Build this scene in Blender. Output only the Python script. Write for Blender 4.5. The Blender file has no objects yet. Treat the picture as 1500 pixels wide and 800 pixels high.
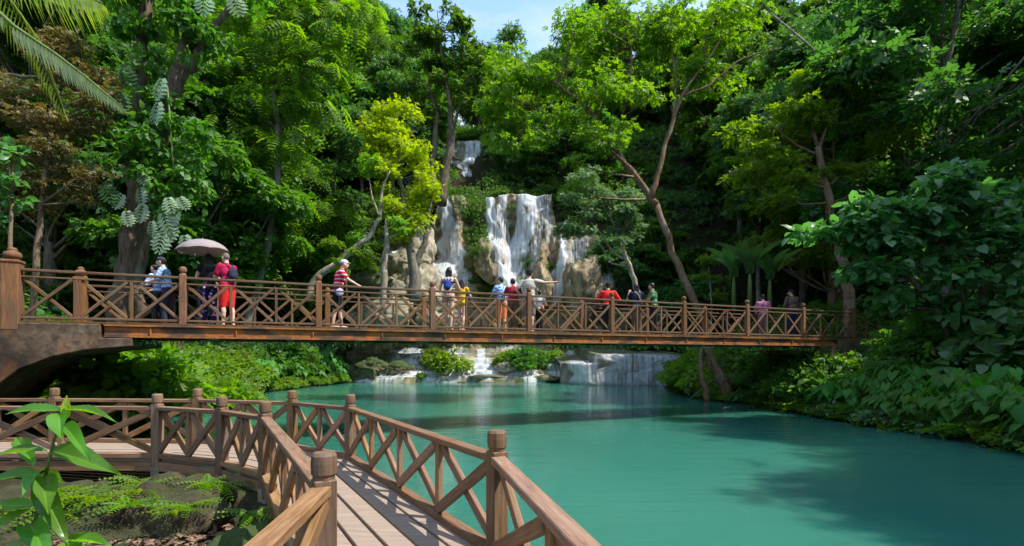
import bpy, bmesh, math, random
import numpy as np
from mathutils import Vector, Matrix, Quaternion

random.seed(7)
SC = bpy.context.scene
COL = SC.collection
EYE, F = 2.0, 750.0
WORLD = {}                       # world matrix of every parent, kept by hand


def P(px, py, y):
    """point at depth y that the lens sees at photo pixel (px, py)"""
    return Vector(((px - 750) / F * y, y, EYE + (523 - py) / F * y))


def V(*a):
    return Vector(a)


# ------------------------------------------------------------------ objects
def tag(o, label=None, cat=None, group=None, kind=None):
    if label: o['label'] = label
    if cat: o['category'] = cat
    if group: o['group'] = group
    if kind: o['kind'] = kind
    return o


def empty(name, loc, rz=0.0, label=None, cat=None, group=None):
    o = bpy.data.objects.new(name, None)
    COL.objects.link(o)
    o.location = loc
    o.rotation_euler = (0, 0, rz)
    o.empty_display_size = 0.2
    WORLD[o.name] = Matrix.Translation(loc) @ Matrix.Rotation(rz, 4, 'Z')
    return tag(o, label, cat, group)


def link(name, me, mat=None, parent=None, M=None):
    """link a mesh; M is its world matrix"""
    o = bpy.data.objects.new(name, me)
    COL.objects.link(o)
    if mat is not None and not me.materials:
        me.materials.append(mat)
    M = M or Matrix.Identity(4)
    WORLD[o.name] = M.copy()
    if parent is not None:
        o.parent = parent
        o.matrix_local = WORLD[parent.name].inverted() @ M
    else:
        o.matrix_local = M
    return o


def copy_tree(root, loc, rz=0.0, s=1.0, label=None, group=None, sz=None):
    r = root.copy()
    COL.objects.link(r)
    r.location = loc
    r.rotation_euler = (0, 0, rz)
    r.scale = (s, s, sz or s)
    if label: r['label'] = label
    if group: r['group'] = group
    for ch in list(root.children):
        c = ch.copy()
        COL.objects.link(c)
        c.parent = r
        for g in list(ch.children):
            d = g.copy()
            COL.objects.link(d)
            d.parent = c
    return r


def smooth(me, on=True):
    me.polygons.foreach_set('use_smooth', [on] * len(me.polygons))
    return me


class MB:
    """collects simple solids into one mesh"""
    def __init__(self):
        self.v, self.f, self.s = [], [], []

    def add(self, verts, faces, sm=False):
        b = len(self.v)
        self.v += [tuple(p) for p in verts]
        self.f += [tuple(i + b for i in f) for f in faces]
        self.s += [sm] * len(faces)

    def box(self, c, size, R=None):
        hx, hy, hz = size[0] / 2, size[1] / 2, size[2] / 2
        vs = [Vector((x, y, z)) for x in (-hx, hx) for y in (-hy, hy) for z in (-hz, hz)]
        c = Vector(c)
        vs = [(R @ p if R else p) + c for p in vs]
        self.add(vs, [(0, 1, 3, 2), (4, 6, 7, 5), (0, 4, 5, 1), (2, 3, 7, 6), (0, 2, 6, 4), (1, 5, 7, 3)])

    def prism(self, poly, z0, z1):
        n = len(poly)
        vs = [(p[0], p[1], z0) for p in poly] + [(p[0], p[1], z1) for p in poly]
        self.add(vs, [tuple(range(n))[::-1], tuple(range(n, 2 * n))] + [(i, (i + 1) % n, n + (i + 1) % n, n + i) for i in range(n)])

    def lathe(self, prof, n=12, c=(0, 0, 0), square=False):
        """prof: list of (r, z)"""
        vs, fs = [], []
        for r, z in prof:
            for k in range(n):
                a = 2 * math.pi * (k + .5) / n
                vs.append((c[0] + r * math.cos(a), c[1] + r * math.sin(a), c[2] + z))
        m = len(prof)
        for j in range(m - 1):
            for k in range(n):
                k2 = (k + 1) % n
                fs.append((j * n + k, j * n + k2, (j + 1) * n + k2, (j + 1) * n + k))
        fs.append(tuple(range(n))[::-1])
        fs.append(tuple(range((m - 1) * n, m * n)))
        self.add(vs, fs, True)

    def tube(self, pts, rads, n=8, wob=0.0, rng=None):
        pts = [Vector(p) for p in pts]
        vs, fs = [], []
        up = Vector((0.31, 0.17, 0.93))
        prevx = None
        for i, p in enumerate(pts):
            a = pts[max(i - 1, 0)]
            b = pts[min(i + 1, len(pts) - 1)]
            d = (b - a).normalized()
            if prevx is None:
                x = d.cross(Vector((1, 0, 0)) if abs(d.x) < .8 else Vector((0, 1, 0))).normalized()
            else:
                x = (prevx - d * prevx.dot(d)).normalized()
            prevx = x
            y = d.cross(x)
            for k in range(n):
                an = 2 * math.pi * k / n
                r = rads[i] * (1 + (wob * (rng.random() - .5) * 2 if rng else 0))
                vs.append(p + x * (r * math.cos(an)) + y * (r * math.sin(an)))
        m = len(pts)
        for j in range(m - 1):
            for k in range(n):
                k2 = (k + 1) % n
                fs.append((j * n + k, j * n + k2, (j + 1) * n + k2, (j + 1) * n + k))
        fs.append(tuple(range(n))[::-1])
        fs.append(tuple(range((m - 1) * n, m * n)))
        self.add(vs, fs, True)

    def mesh(self, name, bevel=0.0, seg=1):
        me = bpy.data.meshes.new(name)
        me.from_pydata(self.v, [], self.f)
        me.polygons.foreach_set('use_smooth', self.s)
        bm = bmesh.new()
        bm.from_mesh(me)
        bmesh.ops.recalc_face_normals(bm, faces=bm.faces)
        if bevel:
            es = [e for e in bm.edges if len(e.link_faces) == 2 and e.calc_face_angle(0) > 0.6]
            bmesh.ops.bevel(bm, geom=es, offset=bevel, segments=seg, affect='EDGES', profile=.5)
        bm.to_mesh(me)
        bm.free()
        return me


def frame(p, q, up=Vector((0, 0, 1))):
    """matrix with X along p->q, centred at p"""
    p, q = Vector(p), Vector(q)
    x = (q - p).normalized()
    y = up.cross(x)
    if y.length < 1e-4: y = Vector((0, 1, 0))
    y.normalize()
    z = x.cross(y)
    M = Matrix((x, y, z)).transposed().to_4x4()
    M.translation = p
    return M


_bars = {}


def bar(name, p, q, w, h, mat, parent, up=Vector((0, 0, 1)), bevel=.006):
    """a bevelled timber from p to q, w wide (across), h high"""
    L = (Vector(q) - Vector(p)).length
    key = (round(L, 2), w, h, mat.name, bevel)
    if key not in _bars:
        mb = MB()
        mb.box((L / 2, 0, 0), (L, w, h))
        me = mb.mesh(name, bevel)
        me.materials.append(mat)
        _bars[key] = me
    return link(name, _bars[key], None, parent, frame(p, q, up))


# ------------------------------------------------------------------ noise
def _h(i, j, k, seed):
    n = (i * 374761393 + j * 668265263 + k * 2147483647 + seed * 1274126177) & 0xffffffff
    n = ((n ^ (n >> 13)) * 1274126177) & 0xffffffff
    n = (n ^ (n >> 16)) & 0xffffffff
    return n.astype(np.float64) / 4294967295.0


def vnoise(x, y, z=0.0, seed=1):
    x, y, z = np.broadcast_arrays(np.asarray(x, float), np.asarray(y, float), np.asarray(z, float))
    i, j, k = np.floor(x).astype(np.int64), np.floor(y).astype(np.int64), np.floor(z).astype(np.int64)
    u, v, w = x - i, y - j, z - k
    u, v, w = u * u * (3 - 2 * u), v * v * (3 - 2 * v), w * w * (3 - 2 * w)
    r = 0
    for a in (0, 1):
        for b in (0, 1):
            for c in (0, 1):
                r = r + _h(i + a, j + b, k + c, seed) * (u if a else 1 - u) * (v if b else 1 - v) * (w if c else 1 - w)
    return r * 2 - 1


def fbm(x, y, z=0.0, seed=1, oct=4, gain=.5):
    r, a, f = 0, 1.0, 1.0
    for o in range(oct):
        r = r + a * vnoise(x * f, y * f, np.asarray(z) * f, seed + o)
        a *= gain
        f *= 2.03
    return r


# ------------------------------------------------------------------ materials
MATS = {}


def nt(name):
    m = bpy.data.materials.new(name)
    m.use_nodes = True
    t = m.node_tree
    t.nodes.clear()
    out = t.nodes.new('ShaderNodeOutputMaterial')
    MATS[name] = m
    return m, t, out


def N(t, typ, **kw):
    n = t.nodes.new(typ)
    for k, v in kw.items():
        if k.startswith('i_'):
            n.inputs[k[2:].replace('_', ' ')].default_value = v
        else:
            setattr(n, k, v)
    return n


def ramp(t, src, stops, interp='LINEAR'):
    r = t.nodes.new('ShaderNodeValToRGB')
    r.color_ramp.interpolation = interp
    e = r.color_ramp.elements
    while len(e) < len(stops): e.new(.5)
    for k, (p, c) in enumerate(stops):
        e[k].position = p
        e[k].color = (*c, 1) if len(c) == 3 else c
    t.links.new(src, r.inputs[0])
    return r.outputs[0]


def mixc(t, fac, a, b, mode='MIX'):
    m = t.nodes.new('ShaderNodeMix')
    m.data_type = 'RGBA'
    m.blend_type = mode
    for sock, v in ((m.inputs[0], fac), (m.inputs[6], a), (m.inputs[7], b)):
        if hasattr(v, 'is_linked'): t.links.new(v, sock)
        elif isinstance(v, (int, float)): sock.default_value = v
        else: sock.default_value = (*v, 1)
    return m.outputs[2]


def math_(t, op, a, b=None):
    m = t.nodes.new('ShaderNodeMath')
    m.operation = op
    for i, v in enumerate((a, b)):
        if v is None: continue
        if hasattr(v, 'is_linked'): t.links.new(v, m.inputs[i])
        else: m.inputs[i].default_value = v
    return m.outputs[0]


def noise(t, vec, scale, detail=4, rough=.55, sc=None):
    n = t.nodes.new('ShaderNodeTexNoise')
    n.inputs['Scale'].default_value = scale
    n.inputs['Detail'].default_value = detail
    n.inputs['Roughness'].default_value = rough
    if vec is not None:
        if sc:
            m = t.nodes.new('ShaderNodeMapping')
            m.inputs['Scale'].default_value = sc
            t.links.new(vec, m.inputs[0])
            vec = m.outputs[0]
        t.links.new(vec, n.inputs['Vector'])
    return n.outputs[0]


def coords(t, which='Object'):
    return t.nodes.new('ShaderNodeTexCoord').outputs[which]


def bump(t, h, strength=.3, dist=.02):
    b = t.nodes.new('ShaderNodeBump')
    b.inputs['Strength'].default_value = strength
    b.inputs['Distance'].default_value = dist
    t.links.new(h, b.inputs['Height'])
    return b.outputs[0]


def princ(t, out, col, rough=.6, spec=.3, nrm=None, **kw):
    p = t.nodes.new('ShaderNodeBsdfPrincipled')
    for s, v in (('Base Color', col), ('Roughness', rough), ('Specular IOR Level', spec)):
        if hasattr(v, 'is_linked'): t.links.new(v, p.inputs[s])
        elif isinstance(v, (int, float)): p.inputs[s].default_value = v
        else: p.inputs[s].default_value = (*v, 1)
    for k, v in kw.items(): p.inputs[k].default_value = v
    if nrm is not None: t.links.new(nrm, p.inputs['Normal'])
    if out is not None: t.links.new(p.outputs[0], out.inputs[0])
    return p.outputs[0]


def leaf_mat(name, c1, c2, tr=.42, tcol=None, rough=.5, spec=.32, c3=None):
    """thin leaf: diffuse + sheen on both sides, light coming through"""
    m, t, out = nt(name)
    at = N(t, 'ShaderNodeAttribute', attribute_name='tint')
    stops = [(0.0, c1), (1.0, c2)] if c3 is None else [(0.0, c1), (.8, c2), (1.0, c3)]
    col = ramp(t, at.outputs['Fac'], stops)
    oi = t.nodes.new('ShaderNodeObjectInfo')
    hsv = N(t, 'ShaderNodeHueSaturation')
    t.links.new(math_(t, 'ADD', math_(t, 'MULTIPLY', oi.outputs['Random'], .04), .48), hsv.inputs['Hue'])
    t.links.new(math_(t, 'ADD', math_(t, 'MULTIPLY', oi.outputs['Random'], .3), .85), hsv.inputs['Value'])
    t.links.new(col, hsv.inputs['Color'])
    p = princ(t, None, hsv.outputs[0], rough, spec)
    tl = t.nodes.new('ShaderNodeBsdfTranslucent')
    tc = tcol or (1.0, 1.08, .5)
    t.links.new(mixc(t, 1.0, hsv.outputs[0], tc, 'MULTIPLY'), tl.inputs[0])
    gain = N(t, 'ShaderNodeHueSaturation')
    gain.inputs['Value'].default_value = 2.1
    gain.inputs['Saturation'].default_value = 1.05
    t.links.new(tl.inputs[0].links[0].from_socket, gain.inputs['Color'])
    t.links.new(gain.outputs[0], tl.inputs[0])
    mx = t.nodes.new('ShaderNodeMixShader')
    mx.inputs[0].default_value = tr
    t.links.new(p, mx.inputs[1])
    t.links.new(tl.outputs[0], mx.inputs[2])
    t.links.new(mx.outputs[0], out.inputs[0])
    return m


def wood_mat(name, dark, mid, light, grain=1.0, rough=.65, weather=None, wamt=.5, axis='X', vary=.5):
    m, t, out = nt(name)
    co = coords(t)
    oi = t.nodes.new('ShaderNodeObjectInfo')
    off = N(t, 'ShaderNodeVectorMath', operation='ADD')
    t.links.new(co, off.inputs[0])
    cx = N(t, 'ShaderNodeCombineXYZ')
    t.links.new(math_(t, 'MULTIPLY', oi.outputs['Random'], 37.0), cx.inputs[0])
    t.links.new(math_(t, 'MULTIPLY', oi.outputs['Random'], 11.0), cx.inputs[1])
    t.links.new(cx.outputs[0], off.inputs[1])
    v = off.outputs[0]
    g = noise(t, v, 9.0 * grain, 6, .65, (.35, 5, 5) if axis == 'X' else (5, 5, .35))
    g2 = noise(t, v, 2.0, 4, .6, (.8, 2, 2) if axis == 'X' else (2, 2, .8))
    col = ramp(t, g, [(.28, dark), (.5, mid), (.72, light)])
    if weather:
        w = ramp(t, g2, [(.42, (0, 0, 0)), (.62, (1, 1, 1))])
        w = math_(t, 'MULTIPLY', w, wamt)
        col = mixc(t, w, col, weather)
    hsv = N(t, 'ShaderNodeHueSaturation')
    t.links.new(math_(t, 'ADD', math_(t, 'MULTIPLY', oi.outputs['Random'], vary), 1 - vary / 2), hsv.inputs['Value'])
    rnd2 = math_(t, 'FRACT', math_(t, 'MULTIPLY', oi.outputs['Random'], 7.3))
    t.links.new(math_(t, 'ADD', math_(t, 'MULTIPLY', rnd2, .26), .93), hsv.inputs['Saturation'])
    t.links.new(math_(t, 'ADD', math_(t, 'MULTIPLY', rnd2, .014), .490), hsv.inputs['Hue'])
    t.links.new(col, hsv.inputs['Color'])
    princ(t, out, hsv.outputs[0], rough, .25, bump(t, g, .5, .008))
    return m


def bark_mat(name, a, b, lich=None):
    m, t, out = nt(name)
    co = coords(t)
    n1 = noise(t, co, 4, 6, .7, (2.2, 2.2, .45))
    n2 = noise(t, co, 1.3, 4, .6)
    c = ramp(t, n1, [(.32, tuple(x * .35 for x in a)), (.5, a), (.7, b)])
    c = mixc(t, ramp(t, n2, [(.5, (0, 0, 0)), (.68, (.7, .7, .7))]), c, lich or tuple(x * 1.5 for x in b))
    princ(t, out, c, .9, .1, bump(t, n1, .9, .06))
    return m


def flat_mat(name, col, rough=.7, spec=.25, var=.25, sc=14.0):
    m, t, out = nt(name)
    n = noise(t, coords(t), sc, 4)
    lo = tuple(max(0, c * (1 - var)) for c in col)
    hi = tuple(min(1, c * (1 + var)) for c in col)
    princ(t, out, ramp(t, n, [(.3, lo), (.7, hi)]), rough, spec, bump(t, n, .2, .01))
    return m
SUN_EL, SUN_AZ, SUN_E, SKY, EXPO = 56, 104, 2.6, .15, 1.56
# ------------------------------------------------------------------ leaves
# template: points (along, across, lift) and faces; one leaf is a copy of it
def t_rhomb():
    return np.array([(0, 0, 0), (.45, .5, .06), (1, 0, -.08), (.45, -.5, .06)], float), [(0, 1, 2, 3)]


def t_leaf(droop=.18, fold=.1):
    pts = [(0, 0, 0), (.28, .40, fold), (.28, 0, .05), (.28, -.40, fold), (.66, .36, fold - droop * .4), (.66, 0, .02 - droop * .4), (.66, -.36, fold - droop * .4), (1, 0, -droop)]
    return np.array(pts, float), [(0, 2, 1), (0, 3, 2), (1, 2, 5, 4), (2, 3, 6, 5), (4, 5, 7), (5, 6, 7)]


def t_heart():
    pts = [(0, 0, 0), (-.28, .22, .02), (-.22, .42, -.05), (.05, .52, -.08), (.45, .40, -.10), (.8, .17, -.2), (1.05, 0, -.32),
           (.8, -.17, -.2), (.45, -.40, -.10), (.05, -.52, -.08), (-.22, -.42, -.05), (-.28, -.22, .02), (.45, 0, 0.0), (.8, 0, -.14)]
    fs = [(0, 2, 1), (0, 3, 2), (0, 12, 4, 3), (12, 13, 5, 4), (13, 6, 5), (13, 7, 6), (12, 8, 7, 13), (0, 9, 8, 12), (0, 10, 9), (0, 11, 10)]
    return np.array(pts, float), fs


def t_pinnate(n=6, wid=.5, lw=.09, droop=.35, taper=True, sweep=.25):
    pts, fs = [], []
    for i in range(n):
        s = (i + .6) / n
        w = wid * (math.sin(math.pi * (0.12 + .86 * s)) ** .7 if taper else 1)
        z = -droop * s * s
        for sg in (1, -1):
            b = len(pts)
            tip = (s + sweep * w, sg * w, z - .25 * w)
            mx, my, mz = (s + tip[0]) / 2, tip[1] / 2, (z + tip[2]) / 2 + .03
            pts += [(s, 0, z), (mx - lw, my, mz), tip, (mx + lw, my, mz)]
            fs.append((b, b + 1, b + 2, b + 3))
    b = len(pts)
    pts += [(0, 0, 0), (.55, .012, -droop * .3), (1.05, 0, -droop), (.55, -.012, -droop * .3)]
    fs.append((b, b + 1, b + 2, b + 3))
    return np.array(pts, float), fs


RH, LF, HT = t_rhomb(), t_leaf(), t_heart()
PIN = t_pinnate(6, .34, .06, .4)
FERN = t_pinnate(9, .26, .05, .5, True, .1)
SPLIT = t_pinnate(6, .5, .135, .22, True, .30)
_r = np.random.default_rng(3)


def _sprig(n, seed, tl=RH, sp=.55):
    """a twig with n leaves: gives foliage its leafy grain at little cost"""
    r = np.random.default_rng(seed)
    pts, fs = [], []
    T, tf = tl
    for i in range(n):
        s = (i + .5) / n
        ang = (1 if i % 2 else -1) * r.uniform(.5, 1.1)
        L = r.uniform(.38, .55) * (1 - .25 * s)
        ca, sa = math.cos(ang), math.sin(ang)
        b = len(pts)
        tlt = r.uniform(-.35, .25)
        for (a, c, w) in T:
            x, y, z = a * L, c * L * sp, w * L
            x, z = x * math.cos(tlt) - z * math.sin(tlt), x * math.sin(tlt) + z * math.cos(tlt)
            pts.append((s * .75 + x * ca - y * sa, x * sa + y * ca, z - .25 * s * s + r.uniform(-.06, .06)))
        fs += [tuple(k + b for k in f) for f in tf]
    return np.array(pts, float), fs


SPRIG = _sprig(6, 1)
SPRIG2 = _sprig(7, 5, RH, .75)


def leaf_mesh(name, c, axis, nrm, L, W, tint, tmpl, mat=None, lift=None):
    """one mesh of many leaves. c, axis, nrm: (n,3); L, W: (n,)"""
    T, fs = tmpl
    c, axis, nrm = np.asarray(c, float), np.asarray(axis, float), np.asarray(nrm, float)
    n, k = len(c), len(T)
    axis = axis / (np.linalg.norm(axis, axis=1, keepdims=True) + 1e-9)
    side = np.cross(nrm, axis)
    side /= (np.linalg.norm(side, axis=1, keepdims=True) + 1e-9)
    nrm = np.cross(axis, side)
    L = np.broadcast_to(np.asarray(L, float), (n,))
    W = np.broadcast_to(np.asarray(W, float), (n,))
    v = c[:, None, :] + T[None, :, 0, None] * (axis * L[:, None])[:, None, :] + T[None, :, 1, None] * (side * W[:, None])[:, None, :] \
        + T[None, :, 2, None] * (nrm * L[:, None])[:, None, :]
    v = v.reshape(-1, 3)
    fl = np.concatenate([np.array(f) for f in fs])
    ft = np.array([len(f) for f in fs])
    loops = (np.arange(n)[:, None] * k + fl[None, :]).reshape(-1)
    tot = np.tile(ft, n)
    start = np.concatenate([[0], np.cumsum(tot)[:-1]])
    me = bpy.data.meshes.new(name)
    me.vertices.add(len(v))
    me.vertices.foreach_set('co', v.astype(np.float32).reshape(-1))
    me.loops.add(len(loops))
    me.loops.foreach_set('vertex_index', loops.astype(np.int32))
    me.polygons.add(len(tot))
    me.polygons.foreach_set('loop_start', start.astype(np.int32))
    me.update(calc_edges=True)
    at = me.attributes.new('tint', 'FLOAT', 'POINT')
    at.data.foreach_set('value', np.repeat(np.clip(np.broadcast_to(tint, (n,)), 0, 1), k).astype(np.float32))
    if mat: me.materials.append(mat)
    return me


def unit(rng, n):
    d = rng.normal(size=(n, 3))
    return d / np.linalg.norm(d, axis=1, keepdims=True)


def clump_leaves(rng, clumps, droop=.3, upw=.8):
    """clumps: (cx,cy,cz,rx,ry,rz,n). returns c, axis, nrm, tint"""
    C, A, NN, T = [], [], [], []
    for (cx, cy, cz, rx, ry, rz, n) in clumps:
        n = int(n)
        d = unit(rng, n)
        d[:, 2] = np.where(d[:, 2] < -.25, -d[:, 2] * .7, d[:, 2])
        r = rng.uniform(.25, 1.0, n) ** .6
        p = d * r[:, None] * np.array([rx, ry, rz])
        # ragged edge
        p *= (1 + .18 * rng.normal(size=(n, 1)))
        out = d.copy()
        out[:, 2] *= .5
        ax = out + rng.normal(size=(n, 3)) * .55
        ax[:, 2] -= droop
        nm = np.array([0, 0, upw]) + d * .45 + rng.normal(size=(n, 3)) * .45
        C.append(p + np.array([cx, cy, cz]))
        A.append(ax)
        NN.append(nm)
        T.append(np.clip(rng.uniform(.1, .9) * .55 + rng.uniform(0, .45, n), 0, 1))
    return np.concatenate(C), np.concatenate(A), np.concatenate(NN), np.concatenate(T)


def limb(rng, p, q, n=6, sag=.12):
    p, q = Vector(p), Vector(q)
    L = (q - p).length
    off = Vector((rng.normal(), rng.normal(), 0)) * L * .08
    return [p.lerp(q, i / (n - 1)) + off * math.sin(math.pi * i / (n - 1)) + Vector((0, 0, -sag * L * math.sin(math.pi * i / (n - 1)))) for i in range(n)]


def gen_tree(seed, H=16, R=5, base=5, tr=.28, nc=34, cr=1.7, nl=420, L=.5, W=.5, tmpl=SPRIG, droop=.3, flat=.55, lean=(0, 0), bark=None, leaf=None, wob=.25, taper=.35):
    """trunk with limbs to every leaf clump + crown of many sprigs; at the origin"""
    rng = np.random.default_rng(seed)
    mb = MB()
    n = 9
    tp = []
    for i in range(n):
        s = i / (n - 1)
        tp.append(Vector((lean[0] * s + rng.normal() * wob * s, lean[1] * s + rng.normal() * wob * s, -.4 + (H * .93 + .4) * s)))
    mb.tube(tp, [tr * (1.25 if i == 0 else 1) * (1 - .85 * (i / (n - 1)) ** .9) + .02 for i in range(n)], 9)
    clumps = []
    zc, hz = (base + H) / 2, (H - base) / 2
    for k in range(nc):
        d = unit(rng, 1)[0]
        r = rng.uniform(.35, 1.0) ** .5
        z = zc + d[2] * r * hz
        s = min(1, max(0, z / H))
        ax = Vector((lean[0] * s, lean[1] * s))
        shape = 1 - taper * max(0, (z - zc) / hz)
        x, y = ax.x + d[0] * r * R * shape, ax.y + d[1] * r * R * shape
        c = cr * rng.uniform(.6, 1.25)
        clumps.append((x, y, z, c, c, c * flat, nl * rng.uniform(.7, 1.2) * (c / cr) ** 1.5))
        tz = max(base * .6, z - math.hypot(x - ax.x, y - ax.y) * rng.uniform(.5, .9) - .4)
        f = min(1, tz / (H * .93)) * (n - 1)
        i = int(min(f, n - 2))
        p0 = tp[i].lerp(tp[i + 1], min(f - i, 1))
        lr = tr * .34 * (1 - .6 * tz / H)
        pts = limb(rng, p0, (x, y, z - .2 * c), 6, .08)
        mb.tube(pts, [lr * (1 - .8 * j / 5) + .012 for j in range(6)], 6)
    c, a, nn, t = clump_leaves(rng, clumps, droop)
    m = len(c)
    s = rng.uniform(.7, 1.25, m)
    crown = leaf_mesh('crown', c, a, nn, L * s, W * s, t, tmpl, leaf)
    trunk = mb.mesh('trunk')
    trunk.materials.append(bark)
    return trunk, crown


def tree_thing(name, loc, meshes, label, cat, group=None, rz=0):
    t = empty(name, loc, rz, label, cat, group)
    for nm, me in meshes:
        o = link(nm, me, None, None)
        o.parent = t
    return t


def path_tree(name, base, limbs, clumps, label, cat, bark, leaf, seed=1, L=.4, W=.4, tmpl=SPRIG, droop=.3, group=None, extra=True):
    """a tree traced limb by limb in world space. limbs: (points, radii); clumps as clump_leaves"""
    rng = np.random.default_rng(seed)
    base = Vector(base)
    mb = MB()
    allp = []
    for pts, rad in limbs:
        pts = [Vector(p) - base for p in pts]
        # resample with a little wander
        fine, fr = [], []
        for i in range(len(pts) - 1):
            for k in range(3):
                s = k / 3
                j = Vector(rng.normal(size=3)) * min(rad[i] * .35, .06) * (1 if (i or k) else 0)
                fine.append(pts[i].lerp(pts[i + 1], s) + j)
                fr.append(rad[i] * (1 - s) + rad[i + 1] * s)
        fine.append(pts[-1])
        fr.append(rad[-1])
        mb.tube(fine, fr, 10)
        allp += [(p, r) for p, r in zip(fine, fr)]
    cl = [(c[0] - base.x, c[1] - base.y, c[2] - base.z, *c[3:]) for c in clumps]
    if extra:
        for c in cl:
            q = Vector(c[:3])
            # nearest limb point lower than the clump
            best = min(allp, key=lambda pr: (pr[0] - q).length + (2.0 if pr[0].z > q.z else 0))
            if (best[0] - q).length > .4:
                r0 = min(best[1] * .5, .05)
                pts = limb(rng, best[0], q, 5, .05)
                mb.tube(pts, [r0 * (1 - .75 * j / 4) + .008 for j in range(5)], 6)
    c, a, nn, t = clump_leaves(rng, cl, droop)
    s = rng.uniform(.7, 1.25, len(c))
    crown = leaf_mesh('crown', c, a, nn, L * s, W * s, t, tmpl, leaf)
    trunk = mb.mesh('trunk')
    trunk.materials.append(bark)
    return tree_thing(name, base, [('trunk', trunk), ('crown', crown)], label, cat, group)


def fill_clumps(rng, blobs, per, cr, nl, flat=.6):
    """blobs: world ellipsoids (center, radii); returns clumps scattered in them"""
    out = []
    for (c, r) in blobs:
        vol = r[0] * r[1] * r[2]
        k = max(1, int(per * vol ** (1 / 1.6)))
        for _ in range(k):
            d = unit(rng, 1)[0] * rng.uniform(.3, 1) ** .5
            s = cr * rng.uniform(.6, 1.25)
            out.append((c[0] + d[0] * r[0], c[1] + d[1] * r[1], c[2] + d[2] * r[2], s, s, s * flat, nl * rng.uniform(.7, 1.3) * (s / cr) ** 1.5))
    return out


def gen_stalk_plant(seed, n, h, L, tmpl, leaf, stem, spread=.5, lean=.5, tilt=.6, wr=.8):
    """n long stalks from one root each bearing a single big leaf (taro, banana seedling)"""
    rng = np.random.default_rng(seed)
    mb = MB()
    c, a, nn, tt, LL = [], [], [], [], []
    for i in range(n):
        an = 2 * math.pi * (i + rng.uniform(-.3, .3)) / n
        hh = h * rng.uniform(.55, 1.1)
        rr = spread * rng.uniform(.35, 1.0)
        tip = Vector((math.cos(an) * rr, math.sin(an) * rr, hh))
        mid = Vector((math.cos(an) * rr * .35, math.sin(an) * rr * .35, hh * .6))
        mb.tube([Vector((math.cos(an) * .03, math.sin(an) * .03, -.15)), mid, tip], [.016, .012, .007], 5)
        c.append(tip)
        ax = Vector((math.cos(an), math.sin(an), 0)) + Vector((0, 0, -tilt * rng.uniform(.4, 1.5)))
        a.append(ax)
        nn.append((math.cos(an) * .3 + rng.normal() * .2, math.sin(an) * .3 + rng.normal() * .2, 1))
        tt.append(rng.uniform(0, 1))
        LL.append(L * rng.uniform(.6, 1.2))
    LL = np.array(LL)
    me = leaf_mesh('leaves', np.array(c), np.array(a), np.array(nn), LL, LL * wr, np.array(tt), tmpl, leaf)
    st = mb.mesh('stems')
    st.materials.append(stem)
    return st, me


def gen_rosette(seed, n, L, tmpl, leaf, W=.6, up=.9):
    """fern-like rosette of arching fronds"""
    rng = np.random.default_rng(seed)
    an = np.linspace(0, 2 * math.pi, n, endpoint=False) + rng.uniform(-.3, .3, n)
    ax = np.stack([np.cos(an), np.sin(an), rng.uniform(.3, 1.0, n) * up], 1)
    nm = np.stack([-np.cos(an) * .6, -np.sin(an) * .6, np.ones(n)], 1) + rng.normal(size=(n, 3)) * .12
    LL = L * rng.uniform(.6, 1.15, n)
    return leaf_mesh('fronds', np.zeros((n, 3)), ax, nm, LL, LL * W, rng.uniform(0, 1, n), tmpl, leaf)


def gen_shrub(seed, R, H, nc, cr, nl, L, W, tmpl, leaf, stem, droop=.2, flat=.75):
    rng = np.random.default_rng(seed)
    clumps, mb = [], MB()
    for k in range(nc):
        d = unit(rng, 1)[0]
        r = rng.uniform(.3, 1) ** .5
        s = cr * rng.uniform(.7, 1.2)
        q = (d[0] * r * R, d[1] * r * R, H * .15 + abs(d[2]) * r * H * .75)
        clumps.append((*q, s, s, s * flat, nl * rng.uniform(.7, 1.3)))
        mb.tube(limb(rng, (d[0] * .1, d[1] * .1, -.3), q, 4, -.05), [.03, .022, .016, .008], 5)
    c, a, nn, t = clump_leaves(rng, clumps, droop)
    s = rng.uniform(.7, 1.25, len(c))
    me = leaf_mesh('leaves', c, a, nn, L * s, W * s, t, tmpl, leaf)
    st = mb.mesh('stems')
    st.materials.append(stem)
    return st, me
# ------------------------------------------------------------------ camera, sun, sky
cam = bpy.data.cameras.new('camera')
cam.lens, cam.sensor_width = 18.0, 36.0
cam.shift_y = 123 / 1500
cam.clip_end = 2000
co_ = bpy.data.objects.new('camera', cam)
COL.objects.link(co_)
co_.location = (0, 0, EYE)
co_.rotation_euler = (math.radians(90), 0, 0)
SC.camera = co_

EL, AZ = math.radians(SUN_EL), math.radians(SUN_AZ)
sl = bpy.data.lights.new('sun', 'SUN')
sl.energy, sl.angle, sl.color = SUN_E, math.radians(.53), (1, .94, .84)
so = bpy.data.objects.new('sun', sl)
COL.objects.link(so)
sd = Vector((math.sin(AZ) * math.cos(EL), math.cos(AZ) * math.cos(EL), math.sin(EL)))
so.location = sd * 200
so.rotation_euler = sd.to_track_quat('Z', 'Y').to_euler()

w = bpy.data.worlds.new('World')
SC.world = w
w.use_nodes = True
t = w.node_tree
bg = t.nodes['Background']
sky = t.nodes.new('ShaderNodeTexSky')
sky.sky_type = 'NISHITA'
sky.sun_disc = False
sky.sun_elevation, sky.sun_rotation = EL, AZ
sky.air_density, sky.dust_density, sky.ozone_density = 1.0, .3, 2.0
cl = ramp(t, noise(t, coords(t, 'Generated'), 3.2, 7, .6, (1, 1, 2.2)), [(.40, (0, 0, 0)), (.62, (1, 1, 1))])
t.links.new(mixc(t, math_(t, 'MULTIPLY', cl, .75), sky.outputs[0], (2.3, 2.45, 2.6)), bg.inputs[0])
bg.inputs[1].default_value = SKY

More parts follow.
